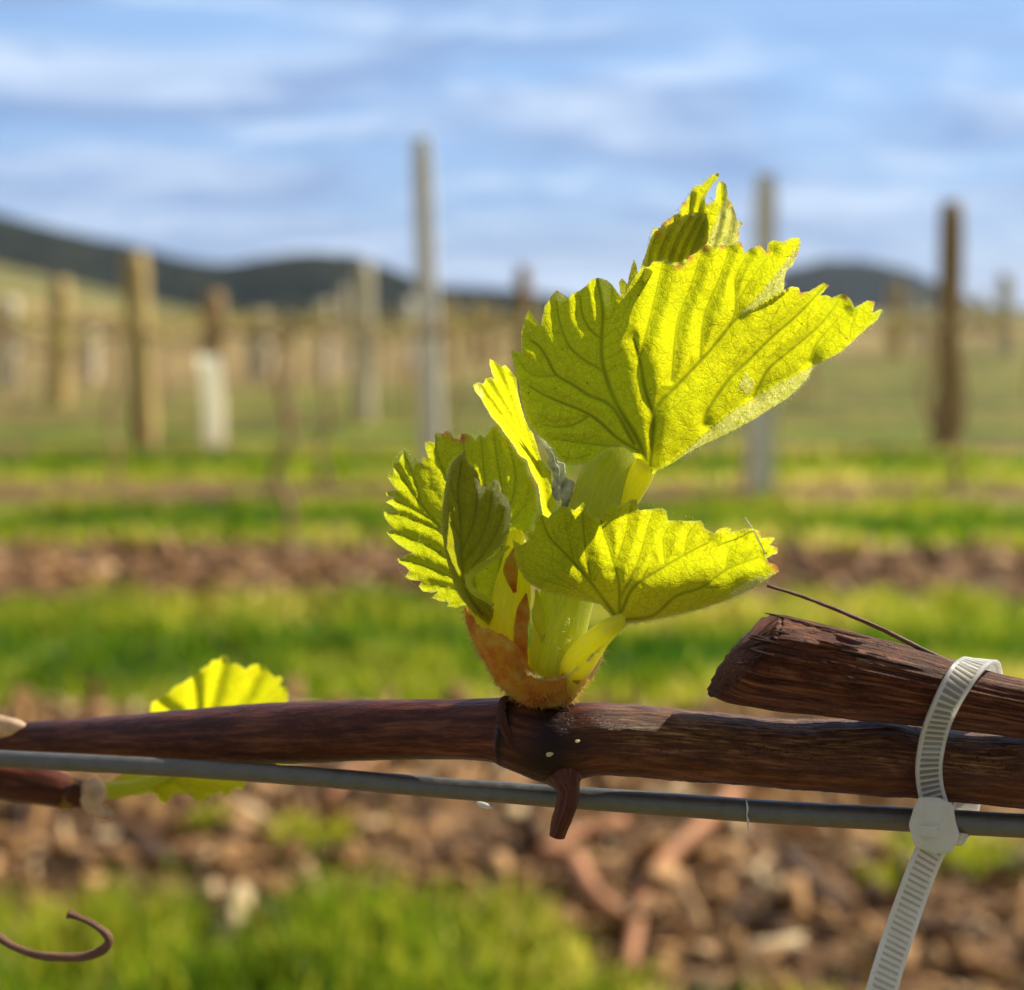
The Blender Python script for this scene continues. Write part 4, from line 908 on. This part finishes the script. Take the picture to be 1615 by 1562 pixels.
# pale dormant bud at the left end
def egg(name, px, py, dz, a, b, rot, mat, parent, label=None):
    V = []; nr, ns = 16, 20
    for i in range(nr):
        s = -1+2*i/(nr-1); r = math.sqrt(max(0, 1-s*s))*(1-.25*s)
        for j in range(ns):
            th = 2*math.pi*j/ns; w_ = 1+.12*noise.noise(Vector((s*2, math.cos(th)*1.5, math.sin(th)*1.5)))
            u = s*a; v = r*b*math.cos(th)*w_
            V.append(P(px+u*math.cos(rot)-v*math.sin(rot), py+u*math.sin(rot)+v*math.cos(rot), dz+r*b*math.sin(th)*w_))
    o = link(name, quadmesh(name, V, nr, ns, True), M[mat], parent)
    if label: o['label'] = label
    return o
egg('bud', 8, 1147, 318, 40, 17, .08, 'cream', vine, 'pale pinkish bud on the cane at the left edge')
# pale flecks stuck to the node
for (x, y, r, dz) in ((867, 1190, 5, -62), (911, 1169, 3.4, -60)): egg('fleck', x, y, dz, r*1.2, r*.7, -.2, 'hair', vine)

# ------------------------------------------------------------------ wire, tie, cut cane, tendrils
o = tube('trellis_wire', [(-260,1178,290,13),(-100,1189,240,13),(0,1197,205,13.5),(200,1207,160,14),(450,1222,112,15),(700,1243,70,16),(900,1258,38,17.5),(1000,1265,26,18),(1250,1283,12,18.5),(1440,1293,4,19),(1615,1303,0,19),(1800,1313,-4,19)],
         M['wire'], None, 24, 8, lambda l, th, x, y: 1+.02*noise.noise(Vector((l*.03, math.cos(th), math.sin(th)))))
tag(o, label='grey galvanised trellis wire running under the cane', cat='wire')
cc_ = empty('cut_cane', P(1300, 1060, 40), label='thick dark brown cut-off cane with ragged end lying on the cane at the right', cat='vine cane')
def cut_disp(l, th, x, y):
    return 1+.045*noise.noise(Vector((l*.004, math.cos(th)*9, math.sin(th)*9)))+.03*noise.noise(Vector((l*.006, math.cos(th)*26, math.sin(th)*26)))+.03*noise.noise(Vector((l*.015, math.cos(th)*2, math.sin(th)*2)))+.02*noise.noise(Vector((l*.02, math.cos(th)*22, math.sin(th)*22)))
def shear(i, th):   # the ragged slanting end: the underside reaches further left
    fall = max(0, 1-i/34.0)
    up = math.sin(th+0.0)
    # th=0 -> 'a' axis; find vertical by cos
    v = math.cos(th)
    return fall*(-34*v*SGN*-1+ 6*noise.noise(Vector((math.cos(th)*7, math.sin(th)*7, 3)))+4*noise.noise(Vector((math.cos(th)*25, math.sin(th)*25, 3))))
T0 = np.array(P(1300, 1060, 30)-P(1200, 1043, 30)); a0 = np.cross(T0, [0, 1, 0]); SGN = 1 if a0[2] > 0 else -1
tube('bark', [(1172,1034,-52,75),(1200,1041,-52,76),(1300,1058,-50,71),(1400,1076,-48,63),(1520,1100,-44,51),(1615,1119,-42,46),(1800,1150,-40,46)], M['cut_bark'], cc_, 120, 3, cut_disp, shear0=shear)
# raised splinters of bark along the top and the end
for k in range(26):
    t_ = random.random(); x0 = 1196+180*t_**1.3; y0 = 985+ (x0-1200)*.235+random.uniform(2, 90)*(1-.3*t_)
    if k < 9: x0 = 1206+14*k; y0 = 968+ (x0-1206)*.235+random.uniform(-1, 4)
    L = random.uniform(25, 70); dzv = -50-70*math.sqrt(max(0, 1-((y0-(1043+(x0-1200)*.18))/78)**2))
    tube('bark_splinter', [(x0,y0,dzv-1,.6),(x0+L*.4,y0+L*.085,dzv-3,1.8),(x0+L,y0+L*.22,dzv+1,.7)], M['cut_bark'], cc_, 7, 6)
for k in range(7):
    f = random.random(); x0 = 1204-66*f+random.uniform(-3, 3); y0 = 972+122*f; dzv = -56-66*math.sin(math.pi*(.1+.8*f))
    tube('bark_splinter', [(x0-random.uniform(2, 9),y0+random.uniform(-3, 3),dzv,.8),(x0+8,y0+2,dzv-2,2.6),(x0+random.uniform(14, 60),y0+9,dzv-4,1.0)], M['cut_bark'], cc_, 7, 4)
tube('bark_strand', [(1210,924,-44,2.6),(1260,939,-42,3),(1330,966,-40,3.4),(1400,997,-42,3.8),(1460,1027,-48,4),(1505,1048,-58,4.5),(1545,1066,-58,4)], M['stub'], cc_, 10, 5, lambda l, th, x, y: 1+.3*noise.noise(Vector((l*.06, math.cos(th), math.sin(th)))))

# zip tie
tie = empty('cable_tie', P(1472, 1295, -50), label='translucent white ribbed cable tie binding both canes to the wire', cat='cable tie')
def strap(name, path, hw, parent, rib=9.6, th=6.0, groove=4.6, axis=(1, .10, 0.05), step=1.2, ribs=True, sgn=1, ribw=.32):
    q = catmull(path, step); C = arrP(q[:, 0], q[:, 1], q[:, 2])
    T = np.gradient(C, axis=0); T /= np.linalg.norm(T, axis=1)[:, None]
    ax = np.array(P(1500+axis[0]*100, 1200+axis[1]*100, axis[2]*100)-P(1500, 1200, 0)); ax /= np.linalg.norm(ax)
    V = []; L = 0; GR = []
    prof = [(-1, 0), (-1, .75), (-.93, 1), (-.74, 1), (-.68, None), (.68, None), (.74, 1), (.93, 1), (1, .75), (1, 0)]
    for i in range(len(C)):
        if i: L += np.linalg.norm(C[i]-C[i-1])/U
        Wv = ax-T[i]*np.dot(ax, T[i]); Wv /= np.linalg.norm(Wv); N = np.cross(T[i], Wv)
        ph = (L % rib)/rib; g = 0 if (ph < ribw or not ribs) else groove*min(1, (ph-ribw)/.1, (1-ph)/.1+0)
        for (w_, h) in prof:
            hh = th-g if h is None else th*h
            hwv = hw if not callable(hw) else hw(L)
            V.append(C[i]+Wv*w_*hwv*U+N*SG*sgn*hh*U); GR.append(1.0 if (h is None and g > 0) else 0.0)
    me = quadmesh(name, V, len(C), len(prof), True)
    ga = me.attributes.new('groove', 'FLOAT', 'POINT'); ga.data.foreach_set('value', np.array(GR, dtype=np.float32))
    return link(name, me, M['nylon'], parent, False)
# find outward sign: on the front the outward normal must point to the camera
_T = np.array(P(1466, 1190, -80)-P(1464, 1220, -74)); _N = np.cross(_T, np.array(P(1600, 1210, 0)-P(1500, 1200, 0))); SG = 1 if _N[1] < 0 else -1
strap('strap', [(1476,1275,-62),(1467,1245,-64),(1464,1215,-72),(1466,1190,-80),(1474,1152,-96),(1490,1112,-116),(1508,1079,-114),(1526,1056,-92),(1544,1045,-52),(1558,1054,-8),(1562,1090,30),(1554,1140,62),(1540,1200,78),(1530,1250,66),(1522,1284,44),(1510,1308,12),(1494,1312,-24)], 20, tie)
strap('tail', [(1476,1325,-74),(1465,1345,-80),(1450,1380,-92),(1425,1450,-118),(1402,1520,-146),(1385,1580,-170),(1366,1650,-200)], 21.5, tie, axis=(1, .26, 0), sgn=-1, ribw=.62)
def prism(name, outline, d0, d1, mat, parent, bev=2.5):
    bm = bmesh.new(); n = len(outline)
    f = [bm.verts.new(P(x, y, d0)) for x, y in outline]; b = [bm.verts.new(P(x, y, d1)) for x, y in outline]
    bm.faces.new(f); bm.faces.new(b[::-1])
    for i in range(n): bm.faces.new((f[i], b[i], b[(i+1) % n], f[(i+1) % n]))
    bmesh.ops.recalc_face_normals(bm, faces=bm.faces)
    bmesh.ops.bevel(bm, geom=list(bm.edges), offset=bev*U, segments=3, profile=.6, affect='EDGES')
    me = bpy.data.meshes.new(name); bm.to_mesh(me); bm.free(); return link(name, me, M[mat], parent, True)
hd = prism('head', [(1449,1257),(1480,1258),(1503,1268),(1507,1295),(1514,1318),(1501,1345),(1472,1347),(1442,1335),(1433,1301),(1441,1275)], -96, -34, 'nylon', tie, 4)
prism('pawl', [(1452,1302),(1480,1304),(1482,1322),(1452,1320)], -101, -90, 'nylon', tie, 2)
blade('tie_tip', [(1505,1326,-60,7),(1515,1328,-62,6),(1522,1322,-64,4),(1526,1316,-66,1.5)], 'nylon', tie, flat=.5, wob=.1)

o = tube('dried_tendril', [(108,1441,196,8),(114,1443,196,6),(126,1448,196,4.5),(148,1458,198,5),(168,1474,200,6.5),(172,1484,200,7),(165,1496,200,7.5),(148,1505,200,7.5),(119,1510,200,7),(72,1508,202,6.5),(36,1499,206,6),(0,1479,210,6),(-50,1430,222,6),(-100,1330,232,6),(-118,1220,236,6),(-116,1178,222,6),(-112,1178,258,5)],
         M['stub'], None, 14, 3, lambda l, th, x, y: 1+.12*noise.noise(Vector((l*.05, math.cos(th), math.sin(th)))))
tag(o, label='dry brown tendril curled into a hook at the lower left', cat='tendril')
o = tube('spider_silk', [(1177,1262,-6,.6),(1179,1275,-6,1.8),(1178,1287,-6,.9),(1180,1294,-6,2.2),(1179,1302,-6,.8),(1181,1312,-6,.5)], M['silk'], None, 6, 2); tag(o, label='short white thread hanging from the wire between stub and cable tie', cat='thread')
o = tube('spider_silk', [(1175,816,-70,.5),(1188,836,-112,1.0),(1196,852,-116,1.2),(1207,874,-112,1.0)], M['silk'], None, 6, 2); tag(o, label='fine white thread across the right tip of the horizontal leaf', cat='thread')
o = tube('white_fleck', [(752,1266,30,2),(760,1269,30,4.5),(770,1272,30,4),(777,1274,30,2)], M['silk'], None, 8, 2); tag(o, label='small white fleck clinging under the wire left of the stub', cat='fleck')

# ------------------------------------------------------------------ second, out-of-focus shoot at the left behind the cane
v2 = empty('grapevine_cane', P(60, 1225, 420), label='dark blurred lower cane at the left edge with a yellow leaf behind the main cane', cat='vine cane')
tube('cane', [(-160,1215,470,34),(-60,1222,450,34),(0,1228,440,32),(60,1238,430,30),(110,1250,424,25),(135,1256,420,18)], M['cane'], v2, 24, 5, lambda l, th, x, y: 1+.06*noise.noise(Vector((l*.02, math.cos(th), math.sin(th)))))
egg('bud', 117, 1255, 400, 20, 17, 1.3, 'cane', v2)
blade('bud_scale', [(92,1275,404,4),(108,1262,396,11),(116,1245,394,10),(118,1232,396,3)], 'scale', v2)
blade('bud_scale', [(150,1290,400,3),(140,1270,392,11),(136,1250,392,10),(142,1234,396,4)], 'cream', v2)
tube('bud_scale', [(140,1232,400,14),(152,1250,396,16),(150,1270,394,12),(160,1282,394,9),(176,1284,396,6)], M['cream'], v2, 16, 3)
L1 = [(236,1130),(239,1108),(248,1104),(259,1097),(268,1092),(276,1082),(288,1077),(296,1072),(306,1065),(312,1060),(319,1054),(328,1050),(335,1041),(345,1040),(350,1033),(358,1033),(364,1047),(371,1046),(378,1049),(387,1056),(397,1048),(407,1047),(418,1050),(423,1056),(432,1068),(441,1066),(446,1071),(441,1083),(450,1083),(455,1087),(454,1104),(456,1130),(460,1170),(462,1200),(440,1208),(380,1212),(320,1215),(250,1205),(238,1170)]
panel('leaf', L1, [(236,1130,520),(350,1035,470),(455,1088,500),(460,1200,560),(250,1200,560),(350,1130,520)], [(2.6,[(300,1210),(330,1130),(352,1045)]),(2.2,[(310,1200),(290,1140),(250,1106)]),(2.2,[(320,1170),(380,1110),(410,1055)]),(2,[(330,1180),(400,1130),(448,1090)]),(2,[(318,1160),(310,1110),(306,1070)])], 'leaf_bright', v2, 3.5, 14, 11, [], .2, [], None, .8, label='bright yellow scalloped leaf showing above the cane at the left')
L2 = [(170,1236),(205,1215),(260,1205),(330,1200),(390,1215),(387,1240),(380,1246),(371,1244),(366,1250),(358,1257),(350,1252),(342,1252),(335,1257),(328,1256),(322,1264),(312,1265),(306,1258),(296,1252),(284,1253),(276,1252),(268,1262),(259,1268),(251,1264),(247,1254),(234,1252),(202,1257),(180,1253)]
panel('leaf', L2, [(175,1245,480),(260,1205,500),(385,1230,470),(260,1266,455),(330,1262,450)], [(2,[(175,1245),(240,1232),(300,1240),(345,1250)]),(2,[(230,1232),(262,1262)]),(1.6,[(280,1236),(315,1262)]),(1.6,[(240,1230),(300,1220),(380,1230)])], 'leaf_green', v2, 3.5, 4, 9, [], .2, [], None, .8, label='lower green leaf peeping out under the wire at the left')
tube('shoot_stem', [(140,1245,440,14),(190,1246,452,13),(250,1230,480,10),(300,1205,520,8),(315,1180,536,6)], M['stem'], v2, 14, 4)

# ------------------------------------------------------------------ haze: even air round the whole scene
m, t = new_mat('haze_air')
vol = t.n('ShaderNodeVolumePrincipled', {'Color': (.72, .82, 1.0, 1), 'Density': .00016, 'Anisotropy': .2})
t.t.links.new(vol.outputs[0], t.n('ShaderNodeOutputMaterial').inputs['Volume'])
bm = bmesh.new(); bmesh.ops.create_cube(bm, size=1); bmesh.ops.scale(bm, vec=(4800, 4800, 120), verts=bm.verts); bmesh.ops.translate(bm, vec=(0, 1500, 54), verts=bm.verts)
me = bpy.data.meshes.new('haze'); bm.to_mesh(me); bm.free(); o = link('haze', me, m, None, False); tag(o, label='thin bluish haze over the far hills', cat='haze', kind='stuff')
